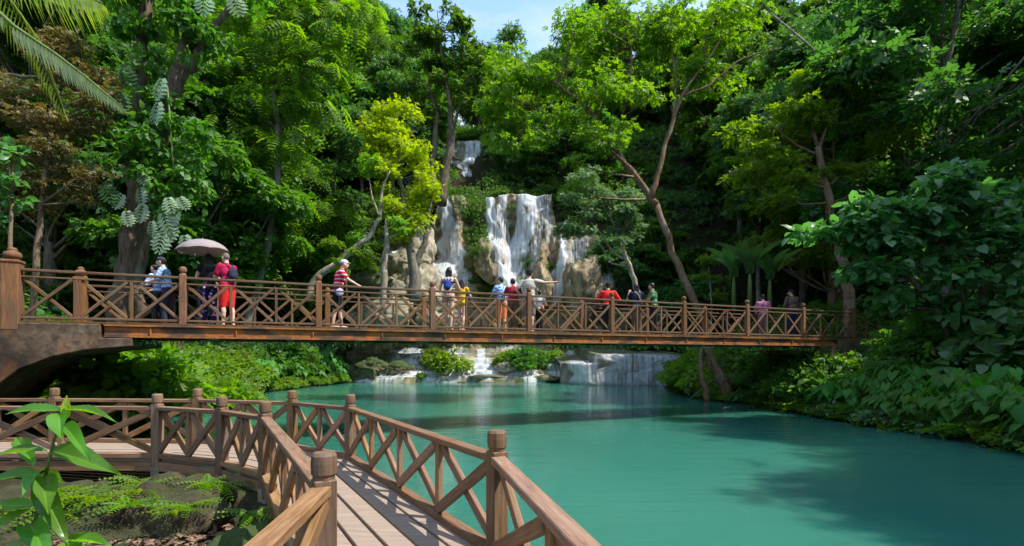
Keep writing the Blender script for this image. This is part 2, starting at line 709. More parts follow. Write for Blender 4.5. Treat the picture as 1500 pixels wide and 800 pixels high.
SC.view_settings.view_transform = 'Standard'
SC.view_settings.look = 'None'
SC.view_settings.exposure = EXPO
SC.view_settings.gamma = 1
cy = SC.cycles
cy.max_bounces, cy.diffuse_bounces, cy.glossy_bounces, cy.transmission_bounces, cy.transparent_max_bounces = 8, 5, 3, 4, 16
cy.use_denoising = True
cy.use_adaptive_sampling = True
cy.adaptive_threshold = .015
cy.sample_clamp_indirect = 6
cy.caustics_reflective = cy.caustics_refractive = False

# ------------------------------------------------------------------ materials
BARK = bark_mat('bark', (.13, .095, .065), (.22, .17, .125), (.13, .15, .09))
BARK_PALE = bark_mat('pale_bark', (.27, .23, .175), (.40, .35, .28))
BARK_RED = bark_mat('reddish_bark', (.20, .125, .075), (.33, .22, .14), (.30, .25, .19))
BARK_GREY = bark_mat('grey_bark', (.17, .145, .115), (.27, .235, .19), (.2, .21, .15))
STEM = flat_mat('green_stem', (.10, .16, .04), .6, .3, .3, 10)
TWIG = flat_mat('twig', (.20, .15, .10), .9, .1, .3, 20)

LEAF = leaf_mat('leaf_mid_green', (.042, .11, .018), (.105, .205, .032))
LEAF_DARK = leaf_mat('leaf_dark_green', (.036, .095, .026), (.082, .165, .044), .38)
LEAF_LIGHT = leaf_mat('leaf_light_green', (.075, .155, .020), (.165, .255, .034), .48, (1.0, 1.12, .45))
LEAF_YEL = leaf_mat('leaf_yellow_green', (.16, .26, .015), (.33, .41, .03), .58, (1.0, 1.05, .35))
LEAF_GREY = leaf_mat('leaf_grey_green', (.07, .125, .06), (.14, .20, .10), .35, (1, 1.1, .6))
LEAF_BLUE = leaf_mat('leaf_bluish_green', (.052, .135, .042), (.125, .225, .082), .36, (.9, 1.1, .5), .38, .5)
LEAF_TARO = leaf_mat('leaf_taro', (.042, .155, .026), (.10, .245, .036), .45, (1, 1.15, .42), .5, .3)
LEAF_DRY = leaf_mat('leaf_dry_brown', (.06, .06, .02), (.15, .12, .05), .3, (1.1, .95, .5), .5, .3, (.22, .15, .08))
LEAF_PALM = leaf_mat('leaf_palm', (.12, .20, .03), (.22, .30, .06), .5)
LEAF_SHEEN = leaf_mat('leaf_split_sheen', (.08, .17, .05), (.25, .34, .20), .25, (1, 1.1, .6), .3, .6)  # pale sky reflection on the split leaves, painted into their colour


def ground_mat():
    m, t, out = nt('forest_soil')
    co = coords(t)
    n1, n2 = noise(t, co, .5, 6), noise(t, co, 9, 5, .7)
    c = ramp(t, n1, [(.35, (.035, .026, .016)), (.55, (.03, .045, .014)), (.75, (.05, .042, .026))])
    c2 = ramp(t, n2, [(.38, (.014, .010, .007)), (.52, (.035, .025, .017)), (.66, (.085, .06, .042))])  # soil darkened throughout; the lower left shade is put into its colour
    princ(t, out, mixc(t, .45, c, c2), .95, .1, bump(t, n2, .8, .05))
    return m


def tufa_mat(name, a, b, c, moss, mossy=.5, sc=1.0):
    m, t, out = nt(name)
    co = coords(t)
    n1 = noise(t, co, .9 * sc, 6, .6, (1, 1, .35))
    n2 = noise(t, co, 7 * sc, 5, .65)
    n3 = noise(t, co, .55 * sc, 4, .6)
    col = ramp(t, n1, [(.30, a), (.5, b), (.68, c)])
    col = mixc(t, ramp(t, n2, [(.35, (0, 0, 0)), (.75, (.55, .55, .55))]), col, tuple(x * .55 for x in b))
    ge = t.nodes.new('ShaderNodeNewGeometry')
    sx = t.nodes.new('ShaderNodeSeparateXYZ')
    t.links.new(ge.outputs['Normal'], sx.inputs[0])
    up = math_(t, 'ADD', math_(t, 'MULTIPLY', sx.outputs[2], .45), n3)
    mk = ramp(t, up, [(.72 - .25 * mossy, (0, 0, 0)), (.88 - .25 * mossy, (1, 1, 1))])
    col = mixc(t, math_(t, 'MULTIPLY', mk, min(1, mossy * 1.6)), col, mixc(t, n2, tuple(x * .6 for x in moss), tuple(x * 1.4 for x in moss)))
    h = math_(t, 'ADD', n2, math_(t, 'MULTIPLY', n1, 1.5))
    princ(t, out, col, .8, .25, bump(t, h, .7, .08))
    return m


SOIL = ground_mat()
TUFA = tufa_mat('travertine', (.075, .055, .032), (.34, .25, .15), (.60, .47, .32), (.04, .07, .016), .48)
TUFA_WET = tufa_mat('wet_travertine', (.09, .075, .055), (.25, .21, .16), (.42, .37, .30), (.05, .085, .02), .42, 1.4)
ROCKM = tufa_mat('mossy_rock', (.07, .055, .035), (.16, .125, .08), (.26, .21, .14), (.045, .075, .016), .75, 3)
BROWNROCK = tufa_mat('rough_brown_rock', (.022, .017, .011), (.065, .048, .028), (.13, .10, .06), (.03, .05, .012), .3, 4)  # darkened: the shade on the lower left bank is in these colours
PALEROCK = tufa_mat('pale_boulder', (.12, .095, .065), (.42, .35, .26), (.62, .54, .43), (.055, .08, .02), .40, 1.6)

# pool
m, t, out = nt('milky_water')
co = coords(t)
n1 = noise(t, co, 1.0, 3, .5, (.5, 2.4, 1))
n2 = noise(t, co, 3.2, 3, .5, (.6, 2.6, 1))
n3 = noise(t, co, .10, 3, .5, (.7, 1, 1))
col = ramp(t, n3, [(.3, (.020, .124, .092)), (.7, (.042, .182, .134))])
h = math_(t, 'ADD', n1, math_(t, 'MULTIPLY', n2, .45))
pr_ = princ(t, out, col, .12, .5, bump(t, h, .30, .05), IOR=1.33)
pn = pr_.node
pn.subsurface_method = 'BURLEY'
pn.inputs['Subsurface Weight'].default_value = 1.0
pn.inputs['Subsurface Radius'].default_value = (.5, 1.0, 1.0)
pn.inputs['Subsurface Scale'].default_value = 1.0
WATER = m


def foam_mat(name, thr0, thr1, sc=(7, 1.0, 1), colr=(.86, .90, .95), mul=1.0):
    """falling water: white strands running down the sheet, gaps between"""
    m, t, out = nt(name)
    uv = t.nodes.new('ShaderNodeUVMap')
    a = noise(t, uv.outputs[0], 1.0, 5, .62, sc)
    b = noise(t, uv.outputs[0], .35, 3, .5, (2.2, .9, 1))
    v = math_(t, 'ADD', math_(t, 'MULTIPLY', a, .62), math_(t, 'MULTIPLY', b, .38))
    ed = N(t, 'ShaderNodeAttribute', attribute_name='edge')
    al = math_(t, 'MULTIPLY', ramp(t, v, [(thr0, (0, 0, 0)), (thr1, (1, 1, 1))]), ed.outputs['Fac'])
    al = math_(t, 'MULTIPLY', al, mul)
    d = princ(t, None, colr, .45, .3, bump(t, a, .35, .05))
    tl = t.nodes.new('ShaderNodeBsdfTranslucent')
    tl.inputs[0].default_value = (*colr, 1)
    mx = t.nodes.new('ShaderNodeMixShader')
    mx.inputs[0].default_value = .5
    t.links.new(d, mx.inputs[1])
    t.links.new(tl.outputs[0], mx.inputs[2])
    tp = t.nodes.new('ShaderNodeBsdfTransparent')
    m2 = t.nodes.new('ShaderNodeMixShader')
    t.links.new(al, m2.inputs[0])
    t.links.new(tp.outputs[0], m2.inputs[1])
    t.links.new(mx.outputs[0], m2.inputs[2])
    t.links.new(m2.outputs[0], out.inputs[0])
    return m


FALL = foam_mat('falling_water', .335, .52, (5.5, .38, 1))
VEIL = foam_mat('thin_falling_water', .41, .60, (8, .4, 1))
CURT = foam_mat('curtain_water', .37, .50, (5.5, .30, 1), mul=.97)
CASC = foam_mat('cascading_water', .38, .55, (3.2, .9, 1), mul=.92)

# ------------------------------------------------------------------ terrain
LY = np.array([-30, -3, 0, 3, 4.5, 6, 8, 10, 12, 16, 20, 24, 28.8, 33.3, 40.5, 46])
LX = np.array([-1.6, -1.4, -1.2, -1.25, -1.5, -2.0, -3.6, -6.2, -8.6, -12, -13.8, -14.5, -14.2, -13.8, -12.4, -12])
RY = np.array([-30, 0, 6, 10.8, 13.4, 17.2, 21, 23, 25, 27, 30.6, 34, 38, 46])
RX = np.array([13, 12.5, 11.4, 10.8, 10.7, 10.3, 10.1, 9.5, 9.1, 9.0, 9.5, 10.2, 11, 12])


def terrain(x, y):
    x, y = np.asarray(x, float), np.asarray(y, float)
    b = .35 * vnoise(x * .6, y * .6, 0, 5)
    dl = np.interp(y, LY, LX) - x + b
    dr = x - np.interp(y, RY, RX) + b
    df = y - 40.3 + b
    # the left bank is low under the boardwalk and climbs farther away
    near = np.clip((13 - y) / 4, 0, 1)
    L0 = np.interp(dl, [-3, -.4, 0, .5, 2, 6, 10, 16, 80], [-1.4, -.5, -.05, .3, .6, 1.1, 2.2, 6, 46])
    L1 = np.interp(dl, [-3, -.4, 0, .5, 2, 6, 10, 20, 80], [-1.4, -.5, -.1, -.03, .05, .30, .6, 4, 34])
    Lh = L0 * (1 - near) + L1 * near
    Rh = np.interp(dr, [-3, -.4, 0, .4, 1.5, 4, 8, 12, 80], [-1.4, -.5, -.05, .35, .8, 1.5, 2.4, 4.5, 58])
    Fh = np.interp(df, [-3, -.3, 0, 6, 8.6, 9.6, 13.5, 17.5, 24, 120], [-1.4, -.5, -.1, 1.4, 13.5, 16.8, 18.3, 26, 30, 60])
    h = np.maximum(np.maximum(Lh, Rh), Fh)
    return h + np.where(h > .4, .22 * fbm(x * .35, y * .35, 0, 9, 3) * np.clip(h, 0, 1.5), 0)


def grid_mesh(name, X, Y, Z, mat=None, uv=None, edge=None):
    nr, nc = X.shape
    me = bpy.data.meshes.new(name)
    v = np.stack([X, Y, Z], -1).reshape(-1, 3)
    i = np.arange(nr * nc).reshape(nr, nc)
    q = np.stack([i[:-1, :-1], i[:-1, 1:], i[1:, 1:], i[1:, :-1]], -1).reshape(-1, 4)
    me.vertices.add(len(v))
    me.vertices.foreach_set('co', v.astype(np.float32).reshape(-1))
    me.loops.add(q.size)
    me.loops.foreach_set('vertex_index', q.astype(np.int32).reshape(-1))
    me.polygons.add(len(q))
    me.polygons.foreach_set('loop_start', (np.arange(len(q)) * 4).astype(np.int32))
    me.update(calc_edges=True)
    if uv is not None:
        l = me.uv_layers.new(name='UVMap')
        l.data.foreach_set('uv', uv.reshape(-1, 2)[q.reshape(-1)].astype(np.float32).reshape(-1))
    if edge is not None:
        at = me.attributes.new('edge', 'FLOAT', 'POINT')
        at.data.foreach_set('value', edge.reshape(-1).astype(np.float32))
    smooth(me)
    if mat: me.materials.append(mat)
    return me


# one ground sheet: fine in view, stretched out to the horizon behind
xs = np.concatenate([[-900, -400, -200, -120], np.arange(-80, 80.1, .8), [120, 200, 400, 900]])
ys = np.concatenate([[-900, -300, -100, -40], np.arange(-20, 100.1, .8), [140, 250, 500, 900]])
Xg, Yg = np.meshgrid(xs, ys)
Zg = terrain(np.clip(Xg, -80, 80), np.clip(Yg, -30, 110))
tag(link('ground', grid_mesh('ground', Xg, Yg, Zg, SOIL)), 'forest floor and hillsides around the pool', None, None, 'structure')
pw = MB()
pw.add([(-17, -30, 0), (14, -30, 0), (14, 44, 0), (-17, 44, 0)], [(0, 1, 2, 3)])
tag(link('water', pw.mesh('water'), WATER), 'milky turquoise pool below the waterfall', None, None, 'structure')

# ------------------------------------------------------------------ travertine cliff
YC = 48.0
BULGE = [(716, 380, 22, 30, 1.9), (735, 372, 14, 20, 1.2), (790, 345, 15, 40, .9), (792, 400, 16, 22, .9), (850, 425, 26, 42, 1.9), (825, 400, 14, 45, 1.2),
         (880, 430, 18, 40, 1.3), (668, 345, 12, 45, .7), (655, 425, 22, 40, 1.4), (690, 300, 16, 40, .5), (600, 375, 30, 26, 1.6), (570, 400, 30, 30, .9),
         (622, 420, 22, 60, 1.8), (770, 310, 12, 30, .5), (740, 320, 10, 40, .35), (805, 330, 10, 30, .6), (760, 430, 40, 30, .8), (860, 365, 22, 22, 1.0)]


def crest(x):
    px = 750 + x * F / YC
    return np.interp(px, [480, 540, 560, 628, 640, 700, 808, 818, 880, 905, 960], [8, 9, 11.5, 12.2, 16.9, 17.2, 17.2, 13.6, 13.2, 9.5, 7.5])


def cliff_y(x, z):
    x, z = np.asarray(x, float), np.asarray(z, float)
    y = np.interp(z, [0, 2.5, 4, 6, 9, 12, 17, 18], [46.2, 46.3, 46.5, 46.9, 47.5, 48.0, 48.6, 48.8])
    for (px, py, rx, rz, d) in BULGE:
        cx, cz = (px - 750) / F * YC, EYE + (523 - py) / F * YC
        q = ((x - cx) / (rx / F * YC)) ** 2 + ((z - cz) / (rz / F * YC)) ** 2
        y = y - d * np.sqrt(np.clip(1 - q, 0, 1))
    y = y - .75 * fbm(x * .6, z * .34, 3, 21, 5, .55) - .38 * np.abs(fbm(x * 2.2, z * .5, 5, 31, 3)) - .14 * fbm(x * 3, z * 3, 1, 41, 2)
    cz = crest(x) + .12 * vnoise(x * .8, 0, 0, 8)
    over = np.clip(z - cz, 0, None)
    return y + np.where(over > 0, 1.2 * over ** .8 + over * 3.0, 0)


xs = np.linspace(-17, 13.5, 250)
zs = np.linspace(-.6, 19.5, 190)
Xc, Zc = np.meshgrid(xs, zs)
cliff = link('cliff', grid_mesh('cliff', Xc, cliff_y(Xc, Zc), Zc, TUFA))
tag(cliff, 'buff travertine cliff that the main waterfall runs down', 'cliff', None, 'structure')


def upper_y(x, z):
    return 56.8 - .6 * fbm(x * .6, z * .5, 2, 51, 4) - .3 * np.abs(fbm(x * 2, z * .6, 5, 61, 3)) + np.clip(z - 26.2, 0, None) * 3 - .16 * (24 - z)


xs = np.linspace(-9.5, -.5, 90)
zs = np.linspace(16.5, 28, 90)
Xu, Zu = np.meshgrid(xs, zs)
tag(link('upper_cliff', grid_mesh('upper_cliff', Xu, upper_y(Xu, Zu), Zu, TUFA_WET)), 'wet rock step high above the main waterfall', 'cliff', None, 'structure')


def fall(name, path, mat, yfun, Y, cols=14, rows=46, push=.16, label=None, ripple=.06):
    """path: photo points (px, py, width px) down the stream at depth Y; the sheet drapes over the rock"""
    p = np.array(path, float)
    d = np.concatenate([[0], np.cumsum(np.hypot(np.diff(p[:, 0]), np.diff(p[:, 1])))])
    s = np.linspace(0, d[-1], rows)
    px, py, wd = (np.interp(s, d, p[:, k]) for k in range(3))
    u = np.linspace(-.5, .5, cols)
    jit = vnoise(s * .06 + px[0], 0, 0, 91)
    wd = wd * (1 + .28 * vnoise(s * .11 + px[0] * 1.7, 0, 0, 92))
    px = px + jit * wd * .16
    PX = px[:, None] + wd[:, None] * u[None, :] * (1 + .10 * vnoise(s[:, None] * .25 + 9 * np.sign(u)[None, :], px[0], 0, 93))
    Xf = (PX - 750) / F * Y
    Zf = (EYE + (523 - py) / F * Y)[:, None] + 0 * Xf
    Y0 = yfun(Xf, Zf) - push
    Yf = .55 * np.minimum.accumulate(Y0, axis=0) + .45 * np.minimum(Y0, np.minimum.accumulate(Y0, axis=0) + .9)
    k = np.array([.25, .5, .25])
    Ys = Yf.copy()
    Ys[:, 1:-1] = (Yf[:, :-2] + 2 * Yf[:, 1:-1] + Yf[:, 2:]) / 4
    Ys -= ripple * np.abs(vnoise(Xf * 5, Zf * .5, 0, 77))
    UV = np.stack([Xf * 1.0, np.broadcast_to((s / F * Y)[:, None], Xf.shape)], -1)
    e = np.clip((.5 - np.abs(u)) * 6, 0, 1)[None, :] * np.clip(np.minimum(np.arange(rows) + 1.5, (rows - np.arange(rows)) * .6) / 3, 0, 1)[:, None]
    o = link(name, grid_mesh(name, Xf, Ys, Zf, mat, UV, e))
    tag(o, label, 'waterfall', None, 'structure')
    return o


fall('waterfall', [(762, 276, 8), (764, 300, 10), (765, 330, 18), (758, 360, 30), (750, 385, 34), (747, 410, 30), (744, 445, 40)], FALL, cliff_y, YC, label='right strand of the main fall')
fall('waterfall', [(716, 279, 12), (718, 310, 18), (722, 345, 24), (732, 372, 30), (742, 400, 26), (746, 440, 34)], FALL, cliff_y, YC, label='left strand of the main fall')
fall('waterfall', [(735, 280, 20), (736, 310, 16), (738, 345, 18), (744, 375, 22)], VEIL, cliff_y, YC, label='thin veil filling the main fall on its left')
fall('waterfall', [(783, 276, 40), (784, 292, 36), (780, 312, 26), (776, 332, 22), (768, 356, 24), (756, 382, 26)], FALL, cliff_y, YC, push=.22, label='white curtain under the right crest of the main fall')
fall('waterfall', [(788, 300, 12), (792, 325, 10), (788, 350, 14), (780, 372, 16), (774, 400, 12)], VEIL, cliff_y, YC, label='thin branch curling off the right crest of the main fall')
fall('waterfall', [(734, 392, 20), (730, 410, 18), (728, 440, 18)], VEIL, cliff_y, YC, label='thin branch at the foot of the main fall, left side')
fall('waterfall', [(764, 395, 16), (768, 415, 16), (770, 442, 18)], VEIL, cliff_y, YC, label='thin branch at the foot of the main fall, right side')
fall('waterfall', [(836, 372, 18), (838, 395, 22), (832, 430, 26)], VEIL, cliff_y, YC, push=.2, label='veil sliding over the rounded rock right of the falls')
fall('waterfall', [(862, 395, 12), (863, 415, 14), (862, 440, 16)], VEIL, cliff_y, YC, push=.2, label='narrow veil beside the last small one at the right')
fall('waterfall', [(799, 286, 16), (801, 310, 14), (803, 340, 12), (803, 362, 12)], VEIL, cliff_y, YC, label='side trickle at the right edge of the main fall')
fall('waterfall', [(649, 276, 13), (652, 300, 16), (656, 325, 24), (657, 350, 34), (662, 385, 44), (668, 415, 44), (678, 448, 46)], FALL, cliff_y, YC, label='tall left fall beside the main fall')
fall('waterfall', [(665, 345, 18), (672, 380, 18), (684, 420, 16), (690, 448, 16)], VEIL, cliff_y, YC, label='thin strand beside the tall left fall')
fall('waterfall', [(821, 347, 10), (822, 365, 11), (820, 385, 16), (814, 410, 22), (811, 450, 26)], FALL, cliff_y, YC, label='low right fall over rounded rock')
fall('waterfall', [(846, 350, 26), (846, 370, 30), (848, 395, 34)], VEIL, cliff_y, YC, label='veil right of the low right fall')
fall('waterfall', [(876, 385, 22), (877, 405, 26), (878, 425, 28)], VEIL, cliff_y, YC, label='last small veil at the right of the cliff')
fall('waterfall', [(578, 360, 20), (580, 375, 24), (580, 395, 22), (576, 412, 20)], FALL, cliff_y, YC, label='small fall left of the pale boulders')
fall('waterfall', [(604, 372, 26), (592, 385, 20), (584, 402, 18)], VEIL, cliff_y, YC, label='trickle sliding over the pale boulders')
YU = 57.0
fall('waterfall', [(686, 206, 15), (687, 225, 17), (687, 246, 20)], FALL, upper_y, YU, 8, 20, .2, 'left strand of the upper fall')
fall('waterfall', [(700, 206, 8), (700, 222, 11), (698, 242, 13)], FALL, upper_y, YU, 6, 20, .2, 'right strand of the upper fall')
fall('waterfall', [(660, 238, 18), (674, 247, 22), (686, 257, 22), (692, 272, 18)], FALL, upper_y, YU, 10, 20, .25, 'slanting white step below the upper fall')
fall('waterfall', [(708, 247, 10), (704, 262, 16), (701, 290, 18)], FALL, upper_y, YU, 8, 20, .25, 'narrow lower strand of the upper fall')


# ------------------------------------------------------------------ terraces at the far end of the pool
def terr_y(x, z):
    """where the terrace front stands at height z"""
    yy = np.linspace(38.6, 47.2, 220)
    out = np.zeros_like(x)
    for c in range(x.shape[1]):
        h = np.maximum.accumulate(terr(np.full_like(yy, x[:, c].mean()), yy)) + np.arange(220) * 1e-5
        out[:, c] = np.interp(z[:, c], h, yy)
    return out


def terr(x, y):
    y0 = 39.6 + .5 * vnoise(x * .35, 0, 0, 12) + .25 * vnoise(x * 1.3, 0, 0, 13)
    q = (y - y0) / 1.12 + .35 * fbm(x * .5, y * .5, 0, 14, 3)
    st = np.floor(q)
    fr = np.clip((q - st) * 3.5, 0, 1)
    fr = fr * fr * (3 - 2 * fr)
    z = (st + fr) * .46
    z = np.where(q < 0, np.maximum(q * 1.2, -1), z)
    return z + np.where(z > .05, .07 * fbm(x * 2.2, y * 2.2, 0, 15, 3), 0) - .05


xs = np.linspace(-13.5, 12, 260)
ys = np.linspace(38.6, 47.2, 100)
Xt, Yt = np.meshgrid(xs, ys)
Zt = terr(Xt, Yt)
tag(link('rock_terrace', grid_mesh('rock_terrace', Xt, Yt, Zt, TUFA)), 'stepped travertine terraces at the far end of the pool', 'terrace', None, 'structure')
wet = np.clip(.5 + 1.6 * fbm(Xt * .28, Yt * .12, 0, 16, 2), 0, 1) * np.clip((Yt - 39.6) / .6, 0, 1)
tag(link('cascade', grid_mesh('cascade', Xt, Yt - .05, Zt + .05, CASC, np.stack([Xt, Yt * 1.0 + Zt * 2], -1), wet)), 'white water spilling down the travertine terraces', 'cascade', None, 'structure')

YT = 42.0
for (path, lab) in [([(590, 510, 60), (588, 522, 56), (584, 535, 44), (578, 560, 40)], 'upper left cascade over the terraces'), ([(625, 530, 40), (620, 545, 44), (615, 560, 50)], 'small cascade left of the round bush'),
                    ([(548, 535, 16), (545, 550, 18), (548, 560, 22)], 'narrow cascade at the left end of the terraces'), ([(706, 524, 28), (708, 538, 34), (704, 558, 30)], 'cascade between the two bushes on the terrace'),
                    ([(830, 512, 60), (828, 530, 60), (826, 558, 74)], 'wide cascade left of the broad curtain'), ([(700, 506, 14), (702, 520, 16), (704, 530, 18)], 'short fall high on the terraces'),
                    ([(780, 540, 40), (785, 548, 50), (790, 560, 50)], 'low spill over the buff ledge at the waterline')]:
    fall('waterfall', path, CURT, terr_y, YT, 20, 34, .05, lab, .05)

# the broad low curtain at the right of the terraces
LEDGE_Y = 36.6


def ledge_y(x, z):
    return LEDGE_Y - .25 * fbm(x * .8, z * .4, 1, 71, 3) - .16 * np.abs(fbm(x * 3, z * .5, 2, 72, 3)) + np.clip(z - 2.15 - .12 * vnoise(x * 1.2, 0, 0, 73), 0, None) * 14 + (5.4 - np.minimum(x, 5.4)) * 1.0 + np.where(x < 5.7, np.clip(z - 1.55, 0, None) * 12, 0) - .12 * (2 - z) - .10 * np.clip(x - 7, 0, 9)


xs = np.linspace(3.6, 12.5, 110)
zs = np.linspace(-.5, 2.75, 60)
Xl, Zl = np.meshgrid(xs, zs)
tag(link('rock_ledge', grid_mesh('rock_ledge', Xl, ledge_y(Xl, Zl), Zl, TUFA_WET)), 'rock ledge behind the broad low curtain of water', 'ledge', None, 'structure')
fall('waterfall', [(922, 518, 108), (922, 530, 108), (923, 545, 108), (924, 566, 108)], CURT, ledge_y, LEDGE_Y, 90, 30, .12, 'broad low curtain of water falling into the pool', .22)
fall('waterfall', [(851, 528, 36), (851, 540, 38), (850, 564, 42)], CURT, ledge_y, LEDGE_Y, 20, 20, .12, 'narrow curtain just left of the broad low one', .15)


def rock(seed, loc, r, mat, label, name='boulder', group=None, amp=.28, cat='rock', rz=0.0):
    bm = bmesh.new()
    bmesh.ops.create_icosphere(bm, subdivisions=5, radius=1)
    co = np.array([v.co[:] for v in bm.verts])
    d = 1 + amp * fbm(co[:, 0] * 1.3 + seed * 3.7, co[:, 1] * 1.3, co[:, 2] * 1.3, seed, 4) 
    d = d + amp * .5 * np.abs(fbm(co[:, 0] * 3.1, co[:, 1] * 3.1 + seed, co[:, 2] * 2.2, seed + 9, 4)) - amp * .2
    co = co * d[:, None]
    for v, c in zip(bm.verts, co): v.co = Vector((c[0] * r[0], c[1] * r[1], c[2] * r[2]))
    me = bpy.data.meshes.new(name)
    bm.to_mesh(me)
    bm.free()
    smooth(me)
    o = link(name, me, mat, None, Matrix.Translation(loc) @ Matrix.Rotation(rz, 4, 'Z'))
    return tag(o, label, cat, group)
# ------------------------------------------------------------------ footbridge
WB = wood_mat('bridge_wood', (.06, .033, .017), (.145, .08, .04), (.225, .135, .07), 1, .7, (.15, .115, .08), .5)
WB_POST = wood_mat('bridge_post_wood', (.085, .042, .02), (.205, .10, .042), (.29, .155, .07), .8, .7, (.11, .075, .05), .6, 'Z', .25)
WW_POST = wood_mat('boardwalk_post_wood', (.085, .048, .026), (.19, .115, .065), (.28, .185, .115), 1, .65, (.17, .13, .10), .6, 'Z')
WW = wood_mat('boardwalk_wood', (.095, .05, .025), (.225, .13, .07), (.33, .215, .13), 1, .6, (.24, .175, .125), .4)
WD = wood_mat('deck_wood', (.19, .145, .108), (.30, .235, .182), (.38, .31, .245), 1, .7, (.28, .225, .18), .5)
WOLD = wood_mat('old_grey_wood', (.11, .085, .06), (.22, .175, .125), (.31, .26, .19), 1, .8)


def girder_mat():
    m, t, out = nt('rusty_girder')
    co = coords(t)
    n1 = noise(t, co, 1.6, 5, .6, (.8, 1, 2))
    n2 = noise(t, co, 9, 5, .65, (1, 1, 1))
    c = ramp(t, n1, [(.36, (.06, .04, .028)), (.46, (.16, .075, .035)), (.54, (.42, .14, .025)), (.62, (.30, .11, .03)), (.75, (.17, .095, .055))])
    c = mixc(t, ramp(t, n2, [(.4, (0, 0, 0)), (.7, (.6, .6, .6))]), c, (.08, .06, .045))
    princ(t, out, c, .75, .3, bump(t, n2, .4, .02))
    return m


def concrete_mat():
    m, t, out = nt('stained_concrete')
    co = coords(t)
    n1 = noise(t, co, 1.1, 6, .65)
    n2 = noise(t, co, 7, 5, .7)
    n3 = noise(t, co, .8, 4, .6, (1, 1, .5))
    c = ramp(t, n1, [(.34, (.035, .027, .022)), (.47, (.10, .068, .045)), (.58, (.155, .115, .08)), (.7, (.23, .18, .135))])
    c = mixc(t, ramp(t, n3, [(.5, (0, 0, 0)), (.62, (.85, .85, .85))]), c, (.24, .085, .022))
    c = mixc(t, ramp(t, n2, [(.45, (0, 0, 0)), (.65, (.85, .85, .85))]), c, (.045, .035, .026))
    princ(t, out, c, .9, .15, bump(t, n2, .5, .03))
    return m


GIRD, CONC = girder_mat(), concrete_mat()
U = Vector((2.512, 1.071, 0)).normalized()
NB = Vector((-U.y, U.x, 0))
STEP = math.hypot(2.512, 1.071)
O = Vector((-7.069, 11.0, 0))
DECK = EYE + .72
BW = 2.3
RZB = math.atan2(U.y, U.x)


def B(i, d=0.0, z=0.0):
    """point on the bridge: i posts along, d metres in from the near rail, z above its deck"""
    return O + U * (STEP * i) + NB * d + Vector((0, 0, DECK + z))


bridge = empty('footbridge', B(3.5, BW / 2, -.3), RZB, 'long timber footbridge on rusty girders crossing the pool below the falls', 'bridge')


def box_part(name, i0, i1, d0, d1, z0, z1, mat, parent=bridge, bevel=.01):
    c = (B(i0, d0, z0) + B(i1, d1, z1)) / 2
    mb = MB()
    mb.box((0, 0, 0), ((i1 - i0) * STEP, d1 - d0, z1 - z0))
    return link(name, mb.mesh(name, bevel), mat, parent, Matrix.Translation(c) @ Matrix.Rotation(RZB, 4, 'Z'))


def girder(d):
    i0, i1 = -.5, 7.65
    mb = MB()
    L = (i1 - i0) * STEP
    mb.box((0, 0, 0), (L, .09, .19))
    mb.box((0, 0, .12), (L, .20, .045))
    mb.box((0, 0, -.115), (L, .20, .035))
    for k in range(14):
        mb.box((-L / 2 + (k + .5) * L / 14, 0, 0), (.03, .16, .19))
    c = (B(i0, d, -.19) + B(i1, d, -.19)) / 2
    return link('girder', mb.mesh('girder', .004), GIRD, bridge, Matrix.Translation(c) @ Matrix.Rotation(RZB, 4, 'Z'))


girder(.02)
girder(BW - .02)
for k in range(12):
    box_part('cross_beam', .1 + k * .64, .16 + k * .64, .14, BW - .14, -.30, -.06, WOLD)
mb = MB()
nn_ = 150
Ld = 9.75 * STEP
for k in range(nn_):
    mb.box((-Ld / 2 + (k + .5) * Ld / nn_, 0, random.uniform(-.004, .004)), (Ld / nn_ - .012, BW + .16, .045))
link('deck', mb.mesh('deck'), WB, bridge, Matrix.Translation((B(-1.2, BW / 2, -.027) + B(8.55, BW / 2, -.027)) / 2) @ Matrix.Rotation(RZB, 4, 'Z'))


def post_mesh(h, w, cap=True):
    mb = MB()
    hw = w / 2
    hb = h - .17
    mb.box((0, 0, hb / 2 - .03), (w, w, hb + .06))
    me0 = mb.mesh('post', .012)
    mb2 = MB()
    mb2.lathe([(hw * .98, hb - .005), (hw * .78, hb + .02), (hw * .78, hb + .045), (hw * 1.02, hb + .06), (hw * 1.12, hb + .10), (hw * 1.0, hb + .145), (hw * .62, hb + .168), (.01, hb + .175)], 14)
    for zz in (.47, .53):
        mb2.lathe([(hw * 1.42, hb * zz), (hw * 1.5, hb * zz + .012), (hw * 1.42, hb * zz + .024)], 4)
    me1 = mb2.mesh('cap')
    bm = bmesh.new()
    bm.from_mesh(me0)
    bm.from_mesh(me1)
    bm.to_mesh(me0)
    bm.free()
    smooth(me0, False)
    return me0


PM = post_mesh(1.217, .135)
PM.materials.append(WB_POST)
RAIL_Z, SUB_Z = .975, .845


